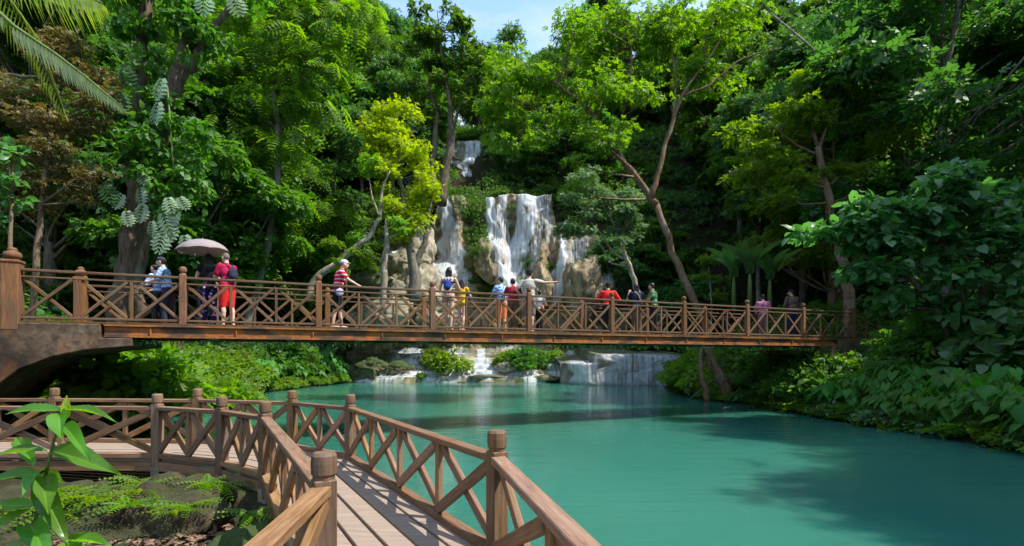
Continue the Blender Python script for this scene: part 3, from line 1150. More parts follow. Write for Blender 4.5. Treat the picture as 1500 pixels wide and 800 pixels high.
def bridge_rail(d, first, last, label=None, xs=3, shift=0.0):
    """handrail, lower rail and foot rail as one part; posts, balusters and braces hang under it"""
    mb = MB()
    i0, i1 = first + shift, last + shift
    L = (i1 - i0) * STEP
    for z, hh, ww in ((RAIL_Z, .05, .10), (SUB_Z, .035, .05), (.05, .05, .07)):
        mb.box((0, 0, z), (L, ww, hh))
    c = (B(i0, d) + B(i1, d)) / 2
    rail = link('railing', mb.mesh('railing', .008), WB, bridge, Matrix.Translation(c) @ Matrix.Rotation(RZB, 4, 'Z'))
    for i in range(math.ceil(first), math.floor(last) + 1):
        if first < i + shift:
            link('post', PM, None, rail, Matrix.Translation(B(i + shift, d)) @ Matrix.Rotation(RZB, 4, 'Z'))
    for i in range(int(first), int(last)):
        g = .05
        for k in range(xs):
            a, b = i + shift + k / xs, i + shift + (k + 1) / xs
            if k: bar('baluster', B(a, d, .07), B(a, d, SUB_Z - .018), .055, .055, WB, rail, NB)
            e = .075 / STEP
            bar('brace', B(a + e, d - .018, .085), B(b - e, d - .018, SUB_Z - .025), .034, .062, WB, rail)
            bar('brace', B(a + e, d + .018, SUB_Z - .025), B(b - e, d + .018, .085), .034, .062, WB, rail)
    return rail


near = bridge_rail(.0, -1, 8)
far = bridge_rail(BW, -1, 8, shift=.12)

# big end pillars with ball finials
def pillar(i, d, w=.27, h=1.10, mat=WB_POST, ball=True):
    mb = MB()
    mb.box((0, 0, h / 2 - .1), (w, w, h + .2))
    mb.box((0, 0, h + .02), (w * 1.12, w * 1.12, .06))
    p = link('pillar', mb.mesh('pillar', .015), mat, bridge, Matrix.Translation(B(i, d)) @ Matrix.Rotation(RZB, 4, 'Z'))
    if ball:
        m2 = MB()
        m2.lathe([(w * .30, 0), (w * .42, .02), (w * .52, .06), (w * .54, .10), (w * .46, .15), (w * .28, .175), (w * .27, .185), (w * .30, .205), (w * .22, .235), (.02, .25)], 18)
        link('finial', m2.mesh('finial'), mat, p, Matrix.Translation(B(i, d, h + .05)))
    return p


pillar(-1.03, 0)
pillar(-.9, BW, .23, 1.12)
pillar(8.0, .02, .2, 1.1, WB, False)
pillar(8.05, BW, .2, 1.1, WB, False)

# left abutment: half arch of stained concrete carrying the end of the deck
def arch_abutment():
    mb = MB()
    pts = []
    # lower curve, from the tip of the haunch (photo 200,512) out to the left
    prof = [(-.32, -.50), (-.45, -.535), (-.6, -.58), (-.79, -.71), (-.98, -.96), (-1.1, -1.28), (-1.25, -1.72), (-1.45, -2.35), (-1.6, -2.9)]
    n = len(prof)
    vs, fs = [], []
    for d in (-.13, BW + .2):
        for (i, z) in prof: vs.append(B(i, d, z))
        vs.append(B(-3.6, d, -2.9))
        vs.append(B(-3.6, d, -.055))
        vs.append(B(-.515, d, -.055))
        vs.append(B(-.515, d, -.335))
        vs.append(B(-.32, d, -.335))
    m_ = n + 5
    fs.append(tuple(range(m_)))
    fs.append(tuple(range(m_, 2 * m_))[::-1])
    for k in range(m_):
        fs.append((k, (k + 1) % m_, m_ + (k + 1) % m_, m_ + k))
    mb.add(vs, fs)
    return mb.mesh('abutment', .02)


link('abutment', arch_abutment(), CONC, bridge)


def right_abutment():
    mb = MB()
    prof = [(7.3, -.34), (7.3, -.62), (7.7, -.75), (8.2, -.85), (8.6, -2.2), (9.6, -2.2), (9.6, -.75), (8.75, -.06), (7.67, -.06), (7.67, -.34)]
    vs, fs = [], []
    for d in (-.11, BW + .2):
        vs += [B(i, d, z) for i, z in prof]
    n = len(prof)
    fs = [tuple(range(n)), tuple(range(n, 2 * n))[::-1]] + [(k, (k + 1) % n, n + (k + 1) % n, n + k) for k in range(n)]
    mb.add(vs, fs)
    return mb.mesh('abutment', .02)


link('abutment', right_abutment(), CONC, bridge)

# stair railing going down from the right end
for d in (.04, BW):
    a, b = B(8.05, d, .9), B(9.35, d, -.35)
    st = bar('stair_railing', a, b, .07, .05, WB, bridge)
    a2, b2 = B(8.05, d, .05), B(9.35, d, -1.15)
    bar('foot_rail', a2, b2, .07, .06, WB, st)
    for k in range(5):
        s, s2 = k / 5, (k + 1) / 5
        if k: bar('baluster', a2.lerp(b2, s), a.lerp(b, s), .055, .055, WB, st, NB)
        bar('brace', a2.lerp(b2, s) + NB * .03, a.lerp(b, s2) + NB * .03, .034, .06, WB, st)
        bar('brace', a.lerp(b, s) - NB * .03, a2.lerp(b2, s2) - NB * .03, .034, .06, WB, st)
    link('post', PM, None, st, Matrix.Translation(B(9.38, d, -1.25)) @ Matrix.Rotation(RZB, 4, 'Z'))

# ------------------------------------------------------------------ boardwalk in front
E = 1.5
DZ = EYE - E
kx = .882


def G(x, y, z=0.0):
    return Vector((x * kx, y * kx, DZ + z))


outer = [(.95, -.45), (-.128, 4.35), (-2.7, 8.55), (-4.1, 9.55), (-6.2, 10.1), (-9.2, 10.3), (-12.6, 10.3)]
inner = [(-.93, .25), (-1.23, 3.35), (-3.47, 7.2), (-4.56, 8.05), (-5.99, 8.65), (-9.3, 8.7), (-12.6, 8.7)]
outer[0] = (1.25, -1.8)
inner[0] = (-.75, -1.8)
PH = .62 / 1.7 * 1.5  # post top below the eye
PTOP = E - .62 * kx
RTOP = E - .83 * kx
walk = empty('boardwalk', G(-2.2, 6), 0, 'weathered timber boardwalk with crossed railings in front of the pool', 'boardwalk')

mb = MB()
NP = 6
for k in range(len(outer) - 1):
    o0, o1, i0, i1 = (Vector((*q, 0)) for q in (outer[k], outer[k + 1], inner[k], inner[k + 1]))
    for j in range(NP):
        g = .011
        a, b = j / NP + g, (j + 1) / NP - g
        e = .004
        quad = [i0.lerp(o0, a).lerp(i1.lerp(o1, a), e), i0.lerp(o0, b).lerp(i1.lerp(o1, b), e), i0.lerp(o0, b).lerp(i1.lerp(o1, b), 1 - e), i0.lerp(o0, a).lerp(i1.lerp(o1, a), 1 - e)]
        quad = [Vector((q.x * kx, q.y * kx)) for q in quad]
        dz = random.uniform(-.004, .004)
        mb.prism(quad, DZ - .05 + dz, DZ + dz)


def plank_mat():
    """grain follows each board: boards carry their own offset"""
    return WD


deckm = mb.mesh('deck', .005)
link('deck', deckm, WD, walk)


def cap_post(w, h):
    mb = MB()
    hb = h - .155
    mb.box((0, 0, hb / 2 - .12), (w, w, hb + .24))
    a = mb.mesh('post', .008)
    m2 = MB()
    r = w * .5
    m2.lathe([(r * .98, hb - .002), (r * .98, hb + .018), (r * 1.13, hb + .03), (r * 1.17, hb + .09), (r * 1.13, hb + .135), (r * .95, hb + .152), (.01, hb + .156)], 16)
    b = m2.mesh('cap')
    smooth(b, False)
    bm = bmesh.new()
    bm.from_mesh(a)
    bm.from_mesh(b)
    bm.to_mesh(a)
    bm.free()
    smooth(a, False)
    return a


CP = cap_post(.125, PTOP)
CP.materials.append(WW_POST)


def walk_rail(line, bays, base=True, skip_last=True, n=0):
    rail = None
    for k in range(len(line) - 1):
        a, b = G(*line[k]), G(*line[k + 1])
        d = (b - a).normalized()
        side = Vector((0, 0, 1)).cross(d)
        zt = Vector((0, 0, RTOP - .03))
        r = bar('railing' if rail is None else 'handrail', a + d * .05 + zt, b - d * .05 + zt, .11, .055, WW, walk if rail is None else rail)
        if rail is None: rail = r
        zb = Vector((0, 0, .035))
        bar('foot_rail', a + d * .06 + zb, b - d * .06 + zb, .10, .07, WW, rail)
        m_ = bays[k]
        L = (b - a).length
        for j in range(m_):
            p, q = a.lerp(b, j / m_), a.lerp(b, (j + 1) / m_)
            if j: bar('baluster', p + Vector((0, 0, .07)), p + Vector((0, 0, RTOP - .058)), .075, .05, WW, rail, side)
            e = .075 if j == 0 else .03
            e2 = .075 if j == m_ - 1 else .03
            lo, hi = Vector((0, 0, .095)), Vector((0, 0, RTOP - .085))
            bar('brace', p + d * e + lo - side * .022, q - d * e2 + hi - side * .024, .045, .09, WW, rail)
            bar('brace', p + d * e + hi + side * .022, q - d * e2 + lo + side * .024, .045, .09, WW, rail)
        if k: 
            yaw = math.atan2(d.y, d.x)
            link('post', CP, None, rail, Matrix.Translation(a) @ Matrix.Rotation(yaw, 4, 'Z'))
    return rail


walk_rail(outer, [4, 4, 2, 2, 2, 3])
walk_rail(inner, [3, 4, 2, 2, 2, 3])
# timbers under the deck
def under(name, p, q, w, h, mat=WOLD):
    return bar(name, p, q, w, h, mat, walk)


for k in range(1, 6):
    for line, sg in ((outer, -1), (inner, 1)):
        p = G(*line[k])
        if k == 1: continue
        under('support_post', p + Vector((0, 0, -1.35)), p + Vector((0, 0, -.125)), .13, .13)
for k in range(len(outer) - 1):
    for line in (outer, inner):
        a, b = G(*line[k]), G(*line[k + 1])
        under('joist', a + Vector((0, 0, -.125)), b + Vector((0, 0, -.125)), .06, .14, WW)
for k in range(1, 7):
    a, b = G(*inner[k]), G(*outer[k])
    under('cross_beam', a.lerp(b, -.03) + Vector((0, 0, -.255)), a.lerp(b, 1.0) + Vector((0, 0, -.255)), .1, .12)
# low brace board between two of the inner posts
a, b = G(-4.75, 7.7), G(-3.4, 7.05)
under('brace_board', a + Vector((0, 0, -.36)), b + Vector((0, 0, -.40)), .05, .16)
# ------------------------------------------------------------------ trees and plants
def tz(x, y):
    return float(terrain(np.array([x]), np.array([y]))[0])


def ground_at(px, y):
    x = (px - 750) / F * y
    return Vector((x, y, tz(x, y)))


R_ = random.Random(11)
# --- forest kinds, each with trunk and crown, copied over the slopes
KINDS = {
    'broad': dict(H=16, R=4.8, base=4.5, tr=.26, nc=46, cr=1.55, nl=230, L=.62, W=.62, leaf=LEAF, bark=BARK),
    'broad2': dict(H=18, R=5.2, base=5, tr=.3, nc=48, cr=1.7, nl=240, L=.66, W=.7, leaf=LEAF, bark=BARK_GREY, tmpl=SPRIG2),
    'dark': dict(H=19, R=4.6, base=4, tr=.3, nc=52, cr=1.6, nl=250, L=.55, W=.6, leaf=LEAF_DARK, bark=BARK, flat=.5),
    'dark2': dict(H=15, R=5.2, base=3, tr=.26, nc=46, cr=1.7, nl=250, L=.58, W=.6, leaf=LEAF_DARK, bark=BARK_GREY),
    'feather': dict(H=17, R=4.8, base=4, tr=.24, nc=52, cr=1.5, nl=75, L=1.25, W=1.1, leaf=LEAF, bark=BARK, tmpl=PIN, droop=.7, flat=.7),
    'slim': dict(H=21, R=3.0, base=11, tr=.2, nc=26, cr=1.3, nl=200, L=.6, W=.6, leaf=LEAF, bark=BARK_PALE),
    'lightleaf': dict(H=14, R=4.4, base=4, tr=.22, nc=40, cr=1.4, nl=200, L=.55, W=.55, leaf=LEAF_LIGHT, bark=BARK_RED, flat=.42),
    'greyish': dict(H=11, R=4.0, base=2, tr=.2, nc=38, cr=1.3, nl=240, L=.42, W=.4, leaf=LEAF_GREY, bark=BARK_PALE, flat=.5),
}
PROTO = {}
KM = {k: gen_tree(100 + i, **v) for i, (k, v) in enumerate(KINDS.items())}
NAMES = {'broad': 'broadleaf_tree', 'broad2': 'broadleaf_tree', 'dark': 'dark_evergreen_tree', 'dark2': 'dark_evergreen_tree', 'feather': 'feathery_tree', 'slim': 'slender_tree',
         'lightleaf': 'light_green_tree', 'greyish': 'grey_green_tree'}
DESC = {'broad': 'mid green broadleaf tree', 'broad2': 'mid green broadleaf tree', 'dark': 'dark dense evergreen tree', 'dark2': 'dark dense evergreen tree', 'feather': 'feathery leaved drooping tree',
        'slim': 'slender pale trunked tree with a high crown', 'lightleaf': 'light green layered tree', 'greyish': 'greyish green bushy tree'}


def plant_tree(kind, x, y, s, where, z=None, sz=None, label=None, group=None):
    loc = Vector((x, y, tz(x, y) if z is None else z))
    lab = label or (DESC[kind] + ' ' + where)
    grp = group or (NAMES[kind].replace('_', ' ') + 's ' + where)
    rz = R_.uniform(0, 6.28)
    if kind not in PROTO:
        t = tree_thing(NAMES[kind], loc, [('trunk', KM[kind][0]), ('crown', KM[kind][1])], lab, 'tree', grp, rz)
        t.scale = (s, s, sz or s)
        PROTO[kind] = t
        return t
    return copy_tree(PROTO[kind], loc, rz, s, lab, grp, sz)


def scatter(n, xr, yr, kinds, where, ok, srange, gap=3.2, seed=1, zcap=None):
    r = random.Random(seed)
    pts = []
    tries = 0
    while len(pts) < n and tries < n * 60:
        tries += 1
        x, y = r.uniform(*xr), r.uniform(*yr)
        if not ok(x, y): continue
        if any((x - a) ** 2 + (y - b) ** 2 < gap * gap for a, b in pts): continue
        pts.append((x, y))
        k = r.choice(kinds)
        s = r.uniform(*srange)
        if zcap:
            H = KINDS[k]['H']
            room = zcap(x, y) - tz(x, y)
            if room < 4: continue
            s = min(s, room / (H * 1.04))
        plant_tree(k, x, y, s, where)


def pxo(x, y): return 750 + x * F / y


def SKYLINE(px):
    """photo row of the tree tops; negative runs out of the picture"""
    return np.interp(px, [0, 440, 540, 575, 600, 690, 700, 740, 790, 830, 860, 900, 960, 1500], [-400, -300, -60, 12, 30, 45, 62, 70, 78, 62, 30, -60, -300, -400])


def cap(x, y):
    return EYE + (523 - SKYLINE(pxo(x, y))) / F * y


scatter(30, (-52, -16), (28, 60), ['broad', 'broad2', 'dark', 'dark', 'feather', 'feather', 'slim'], 'in the forest on the left slope',
        lambda x, y: 60 < pxo(x, y) < 530 and x < np.interp(y, LY, LX) - 5 and y > 26 and not (y < 45 and pxo(x, y) > 470), (.9, 1.3), 4.2, 3, cap)
scatter(44, (15, 62), (22, 62), ['broad', 'broad2', 'dark', 'dark', 'dark2', 'dark2', 'slim', 'lightleaf'], 'in the forest on the right slope',
        lambda x, y: 930 < pxo(x, y) < 1640 and x > np.interp(y, RY, RX) + (4 if y < 32 else 8), (.8, 1.25), 4.2, 4, cap)
scatter(26, (-36, 30), (58, 88), ['broad', 'dark', 'broad2', 'feather', 'dark2'], 'on the hilltop behind the falls',
        lambda x, y: 440 < pxo(x, y) < 1060 and not (640 < pxo(x, y) < 730 and y < 62), (.7, 1.1), 4.5, 5, cap)
for (x, y, k, s) in [(24, 10, 'slim', 1.0), (19.5, 6.0, 'lightleaf', 1.0), (17.5, 1.5, 'broad', 1.1), (16.5, -3.5, 'broad', 1.2), (27, 4, 'broad', 1.2), (15.5, -8, 'broad2', 1.1)]:  # unseen trees, added to shade the right side of the pool
    plant_tree(k, x, y, s, 'out of view on the near right bank')
# around the cliff, low bushy trees on its ledges
for (px, y, k, s) in [(500, 47, 'dark2', .8), (470, 44, 'dark', .8), (530, 51, 'broad', .8), (600, 54, 'dark2', .8), (575, 52, 'dark', .8), (630, 56, 'feather', .6), (752, 53, 'dark2', .5), (790, 52, 'broad', .55), (830, 52, 'dark2', .6), (870, 50, 'broad', .6),
                      (905, 47, 'dark2', .65), (945, 43, 'greyish', .6), (965, 47, 'broad2', .5), (1010, 42, 'dark2', .5), (770, 56, 'lightleaf', .6), (835, 56, 'broad', .7), (742, 58, 'broad2', .5), (625, 58, 'broad', .6)]:
    g = ground_at(px, y)
    plant_tree(k, g.x, g.y, s, 'on the ledges around the falls')

for (px, y, k, s) in [(925, 64, 'dark2', .6), (950, 66, 'dark2', .6), (985, 64, 'dark2', .65), (1010, 66, 'dark', .6), (1045, 62, 'dark2', .65), (965, 70, 'broad', .6), (1080, 60, 'dark', .7), (905, 66, 'dark2', .6)]:
    g = ground_at(px, y)
    plant_tree(k, g.x, g.y, s, 'on the ridge behind the leaning tree', z=g.z - 2.3)

# --- undergrowth covering the slopes: nobody could count it
def undergrowth(name, label, xr, yr, n, per, seed, ok, L=.5, mat=LEAF_DARK, rad=1.0, lift=.5):
    rng = np.random.default_rng(seed)
    x = rng.uniform(*xr, n * 4)
    y = rng.uniform(*yr, n * 4)
    k = np.array([ok(a, b) for a, b in zip(x, y)])
    x, y = x[k][:n], y[k][:n]
    z = terrain(x, y)
    cl = [(a, b, c + lift * rng.uniform(.2, 1.1), rad * rng.uniform(.6, 1.3), rad * rng.uniform(.6, 1.3), rad * rng.uniform(.4, .9), per) for a, b, c in zip(x, y, z)]
    c, a, nn, t = clump_leaves(rng, cl, .35, .5)
    s = rng.uniform(.6, 1.3, len(c))
    me = leaf_mesh(name, c, a, nn, L * s, L * s, t, SPRIG, mat)
    return tag(link(name, me), label, 'undergrowth', None, 'stuff')


def infall(x, y):
    p = pxo(x, y)
    return 556 < p < 892 and 39 < y < 49.6 or (648 < p < 716 and y < 59.5 and y > 49)


undergrowth('undergrowth', 'dark leafy undergrowth covering the left slope', (-48, -13), (14, 58), 1500, 42, 1,
            lambda x, y: x < np.interp(y, LY, LX) - 3 and -60 < pxo(x, y) < 560 and not infall(x, y), .5, LEAF_DARK, 1.1, .6)
undergrowth('undergrowth', 'dark leafy undergrowth covering the right slope', (11, 55), (13, 60), 1900, 42, 2,
            lambda x, y: x > np.interp(y, RY, RX) + 3 and 860 < pxo(x, y) < 1580 and not infall(x, y) and y < 62, .5, LEAF_DARK, 1.1, .6)
undergrowth('undergrowth', 'green scrub on the ledges around the waterfall', (-22, 22), (41, 66), 2100, 40, 3,
            lambda x, y: not infall(x, y) and tz(x, y) > 1.5 and 470 < pxo(x, y) < 980, .45, LEAF, 1.0, .5)

undergrowth('undergrowth', 'low green scrub on the ledge between the main and the upper falls', (-8, -1.5), (49.4, 54.4), 220, 30, 4,
            lambda x, y: 640 < pxo(x, y) < 722 and not (680 < pxo(x, y) < 712 and y > 51), .3, LEAF, .55, .25)

# --- mossy scrub clinging to the rock between the two main falls
rng = np.random.default_rng(17)
cl = []
for (px0, px1, py0, py1, n) in [(676, 712, 268, 350, 66), (688, 714, 340, 440, 44), (636, 664, 225, 285, 14), (712, 745, 225, 280, 16), (700, 740, 410, 440, 20), (768, 812, 380, 430, 26), (745, 760, 285, 345, 8), (815, 905, 285, 345, 34), (700, 830, 240, 282, 44), (555, 640, 290, 352, 30), (880, 910, 340, 440, 22), (540, 566, 340, 440, 18), (664, 700, 268, 300, 16)]:
    for _ in range(n):
        q = P(rng.uniform(px0, px1), rng.uniform(py0, py1), YC)
        yy = float(cliff_y(np.array([q.x]), np.array([q.z]))[0]) if q.z < 16.5 else 48.5 + (q.z - 16.5) * .9
        if q.z < 18: yy = min(yy, float(np.interp(q.z, [1.4, 13.5, 16.6, 18], [46.2, 48.8, 49.7, 53])))
        yy = min(yy, 54)
        s = rng.uniform(.35, .8)
        cl.append((q.x, yy - .15, q.z, s, s * .8, s * .8, 30))
c, a, nn, tt_ = clump_leaves(rng, cl, .6, .4)
s = rng.uniform(.6, 1.2, len(c))
tag(link('cliff_scrub', leaf_mesh('cliff_scrub', c, a, nn, .32 * s, .32 * s, tt_, SPRIG, LEAF)), 'mossy green scrub clinging to the rock between the falls', 'undergrowth', None, 'stuff')

# --- trees one can single out -------------------------------------------------
def lm(y, pts):
    """limb from photo points (px, py[, dy]) at depth y"""
    return [P(p[0], p[1], y + (p[2] if len(p) > 2 else 0)) for p in pts]


def blobs(y, items):
    """photo ellipses (px, py, rx, ry[, dy]) at depth y -> world ellipsoids"""
    out = []
    for it in items:
        yy = y + (it[4] if len(it) > 4 else 0)
        k = yy / F
        out.append((P(it[0], it[1], yy), (it[2] * k, min(it[2], it[3]) * k * .9, it[3] * k)))
    return out


rng = np.random.default_rng(5)
# leaning light green tree on the right bank
Y = 23.0
base = P(1072, 590, Y)
cl = fill_clumps(rng, blobs(Y, [(775, 150, 70, 42, 0), (840, 105, 80, 50, 1), (900, 165, 70, 55, -1), (760, 95, 50, 30, .5), (930, 70, 80, 55, 1), (1010, 60, 70, 50, 0), (1040, 120, 40, 25, 1), (865, 225, 45, 30, -1.5), (820, 190, 50, 32, -1),
                                (730, 180, 35, 25, 0), (960, 20, 70, 35, 0), (1075, 20, 50, 30, .5), (850, 265, 22, 18, -1.5), (880, 50, 60, 36, 0), (735, 215, 24, 16, 0)]), 6.5, .66, 46, .5)
path_tree('leaning_tree', base, [
    (lm(Y, [(1076, 596), (1060, 560), (1042, 532), (1034, 490), (1020, 450), (1000, 405), (978, 350), (962, 300)]), [.36, .26, .21, .185, .17, .16, .145, .13]),
    (lm(Y, [(962, 300), (938, 266), (915, 240), (898, 212), (878, 180), (850, 150), (815, 122), (780, 105)]), [.16, .14, .125, .11, .09, .07, .05, .03]),
    (lm(Y, [(900, 215), (912, 170), (924, 120), (925, 70), (935, 20)]), [.08, .065, .055, .04, .02]),
    (lm(Y, [(915, 242), (885, 208), (850, 205), (810, 200), (770, 185)]), [.075, .06, .05, .035, .02]),
    (lm(Y, [(878, 180), (840, 178), (800, 165), (750, 150)]), [.05, .04, .03, .015]),
    (lm(Y, [(955, 292), (962, 255), (975, 215), (985, 180), (998, 140), (1030, 95), (1060, 50)]), [.13, .115, .1, .085, .07, .045, .02]),
    (lm(Y, [(985, 180), (990, 130), (985, 80), (975, 30)]), [.06, .05, .035, .02]),
    (lm(Y, [(998, 142), (1040, 125), (1080, 90), (1110, 78), (1145, 70)]), [.06, .045, .035, .025, .012]),
    (lm(Y, [(1030, 97), (1035, 60), (1050, 10)]), [.04, .03, .015]),
    (lm(Y, [(1030, 490), (1026, 520), (1030, 560), (1038, 592)]), [.10, .10, .11, .13]),
    (lm(Y, [(1070, 565), (1080, 545), (1084, 525)]), [.13, .11, .06]),
], cl, 'tall leaning light green tree growing from the right bank behind the bridge', 'tree', BARK_RED, LEAF_LIGHT, 1, .38, .36, SPRIG, .35)

# yellow-green tree by the rocks
Y = 38.5
cl = fill_clumps(rng, blobs(Y, [(585, 185, 42, 30), (575, 225, 48, 36), (605, 260, 38, 34), (590, 300, 42, 28), (615, 335, 30, 24), (560, 195, 30, 22, -.6), (555, 255, 26, 22, -1.5), (566, 310, 18, 18, -1.5), (600, 210, 26, 24, -.8), (632, 300, 18, 26), (580, 345, 24, 18), (545, 235, 20, 30)]), 5.5, .72, 62, .7)
path_tree('yellow_green_tree', P(612, 440, Y), [
    (lm(Y, [(610, 440), (608, 400), (600, 360), (592, 310), (586, 260), (584, 200)]), [.55, .42, .3, .22, .14, .05]),
    (lm(Y, [(608, 395), (622, 360), (628, 320), (632, 290)]), [.28, .22, .12, .05]),
    (lm(Y, [(592, 320), (572, 280), (565, 240), (560, 200)]), [.16, .12, .08, .03])],
    cl, 'bright yellow green tree on the rocks left of the falls', 'tree', BARK_GREY, LEAF_YEL, 2, .36, .34, SPRIG, .35)

# pale twisted tree left of it
Y = 36.5
path_tree('twisted_tree', P(448, 428, Y), [
    (lm(Y, [(452, 440), (462, 405), (490, 388), (520, 365), (545, 345), (556, 318), (560, 280), (572, 250)]), [.3, .26, .22, .2, .17, .14, .1, .04]),
    (lm(Y, [(560, 460), (562, 410), (566, 360), (566, 320)]), [.26, .24, .2, .08]),
    (lm(Y, [(556, 318), (545, 290), (540, 255)]), [.1, .07, .03])],
    fill_clumps(rng, blobs(Y, [(575, 330, 22, 16), (520, 345, 16, 12), (545, 250, 22, 16)]), 4, .6, 70, .5),
    'pale twisted tree bending over the rocks beside the yellow green tree', 'tree', BARK_PALE, LEAF_LIGHT, 3, .4, .4)
# small bright sapling
Y = 33
path_tree('sapling', P(508, 440, Y), [(lm(Y, [(508, 440), (507, 400), (505, 365)]), [.06, .05, .02])],
          fill_clumps(rng, blobs(Y, [(506, 362, 26, 12), (512, 380, 22, 10), (500, 395, 20, 9)]), 6, .55, 60, .4),
          'small bright green sapling left of the twisted tree', 'tree', BARK, LEAF_LIGHT, 4, .4, .4)

# tall double trunk tree rising left of the upper fall
Y = 45.0
cl = fill_clumps(rng, blobs(Y, [(640, 25, 45, 28), (670, 60, 40, 30), (620, 75, 40, 26), (655, 110, 45, 26), (690, 100, 28, 22), (615, 130, 30, 22), (680, 150, 30, 20), (628, 45, 20, 20), (700, 130, 20, 14), (640, 165, 30, 16)]), 2.4, .8, 40, .5)
path_tree('tall_tree', P(648, 292, Y), [
    (lm(Y, [(646, 300), (650, 262), (658, 228), (662, 190), (660, 150), (652, 110), (645, 60), (640, 15)]), [.5, .4, .34, .28, .22, .16, .09, .03]),
    (lm(Y, [(636, 300), (632, 250), (638, 205), (640, 165), (630, 130), (622, 80)]), [.36, .3, .24, .16, .1, .03]),
    (lm(Y, [(662, 190), (676, 150), (686, 120), (690, 95)]), [.16, .11, .07, .03]),
    (lm(Y, [(658, 225), (672, 235), (684, 222), (692, 232)]), [.07, .06, .04, .02])],
    cl, 'tall dark trunked tree with an open crown against the sky left of the upper fall', 'tree', BARK, LEAF, 5, .6, .6, SPRIG2, .3)
# airy pair beside the gap of sky
Y = 62.0
for px, top, lab in ((640, 45, None), (745, 18, 'airy tree standing out against the sky above the falls'), (848, 8, 'bamboo like tree against the sky right of the gap')):
    if lab is None: continue
    cl = fill_clumps(rng, blobs(Y, [(px, top + 20, 16, 16), (px - 12, top + 48, 20, 14), (px + 12, top + 42, 20, 16), (px, top + 80, 30, 22), (px - 22, top + 70, 14, 12)]), 1.9, 1.0, 46, .5)
    path_tree('airy_tree', P(px, 210, Y), [(lm(Y, [(px, 215), (px + 3, 150), (px - 2, 90), (px, top + 10)]), [.35, .28, .18, .04])], cl, lab, 'tree', BARK_GREY, LEAF, 6 + px, .7, .6, SPRIG, .4)

# grey green tree leaning to the falls
Y = 33.0
cl = fill_clumps(rng, blobs(Y, [(860, 300, 40, 24), (895, 320, 42, 26), (835, 325, 30, 20), (915, 290, 34, 22), (880, 265, 40, 20), (925, 335, 24, 18), (850, 345, 24, 12), (920, 355, 22, 12)]), 3.6, .8, 105, .45)
path_tree('grey_green_tree', P(935, 440, Y), [
    (lm(Y, [(940, 445), (928, 410), (918, 380), (905, 350), (895, 320)]), [.2, .17, .14, .1, .04]),
    (lm(Y, [(918, 380), (900, 372), (885, 350), (865, 325)]), [.09, .08, .06, .02]),
    (lm(Y, [(922, 392), (895, 385), (880, 360), (855, 335)]), [.07, .06, .04, .02]),
    (lm(Y, [(905, 350), (925, 320), (930, 290)]), [.07, .05, .02])],
    cl, 'grey green small leaved tree leaning towards the right side of the falls', 'tree', BARK_PALE, LEAF_GREY, 8, .34, .3)

# layered tree with a reddish trunk in the middle of the right slope
Y = 21.5
cl = fill_clumps(rng, blobs(Y, [(1190, 130, 60, 24), (1150, 185, 50, 24), (1225, 175, 45, 22), (1120, 235, 40, 20), (1170, 260, 40, 20), (1290, 210, 46, 13), (1235, 260, 38, 16), (1130, 285, 36, 14), (1215, 105, 40, 16), (1262, 160, 30, 14), (1100, 200, 20, 12)]), 5.5, .72, 80, .36)
path_tree('layered_tree', ground_at(1238, Y), [
    ([ground_at(1246, Y) + V(0, 0, -.4)] + lm(Y, [(1243, 430), (1232, 370), (1218, 310), (1206, 260), (1198, 215)]), [.26, .22, .19, .17, .15, .12]),
    (lm(Y, [(1198, 215), (1186, 170), (1190, 120)]), [.08, .06, .02]),
    (lm(Y, [(1200, 220), (1212, 180), (1220, 120)]), [.07, .05, .02]),
    (lm(Y, [(1198, 225), (1170, 215), (1140, 190)]), [.06, .05, .02]),
    (lm(Y, [(1206, 262), (1170, 255), (1125, 245)]), [.06, .045, .02]),
    (lm(Y, [(1210, 275), (1250, 245), (1290, 225)]), [.06, .045, .02]),
    (lm(Y, [(1215, 300), (1245, 285), (1275, 290)]), [.04, .03, .015])],
    cl, 'layered light green tree with a reddish trunk in the middle of the right slope', 'tree', BARK_RED, LEAF_LIGHT, 9, .42, .42, SPRIG, .1)

# pale bare trunks up on the right slope
def bare(name, y, pts, rads, label):
    pp = lm(y, pts)
    mb = MB()
    b = pp[0]
    mb.tube([p - b for p in pp], rads, 9, .06, random.Random(3))
    me = mb.mesh('trunk')
    o = link(name, me, BARK_PALE, None, Matrix.Translation(b))
    return tag(o, label, 'tree')


bare('bare_tree', 25, [(1362, 190), (1345, 130), (1328, 70), (1312, 30), (1298, -20), (1285, -90)], [.27, .25, .23, .21, .19, .17], 'pale leaning trunk in the upper right of the slope')
bare('bare_tree', 24, [(1520, 110), (1500, 55), (1486, 10), (1470, -60)], [.34, .31, .29, .26], 'thick grey trunk at the top right corner')
bare('dead_branch', 22, [(1336, 160), (1298, 132), (1258, 105), (1215, 95), (1180, 62), (1130, 20)], [.09, .08, .07, .06, .05, .03], 'grey dead branch lying diagonally across the right slope')
0 and bare('bare_tree', 26, [(1030, 420), (1026, 330), (1020, 260), (1012, 215)], [.10, .085, .07, .04], 'thin pale trunk right of the leaning tree')

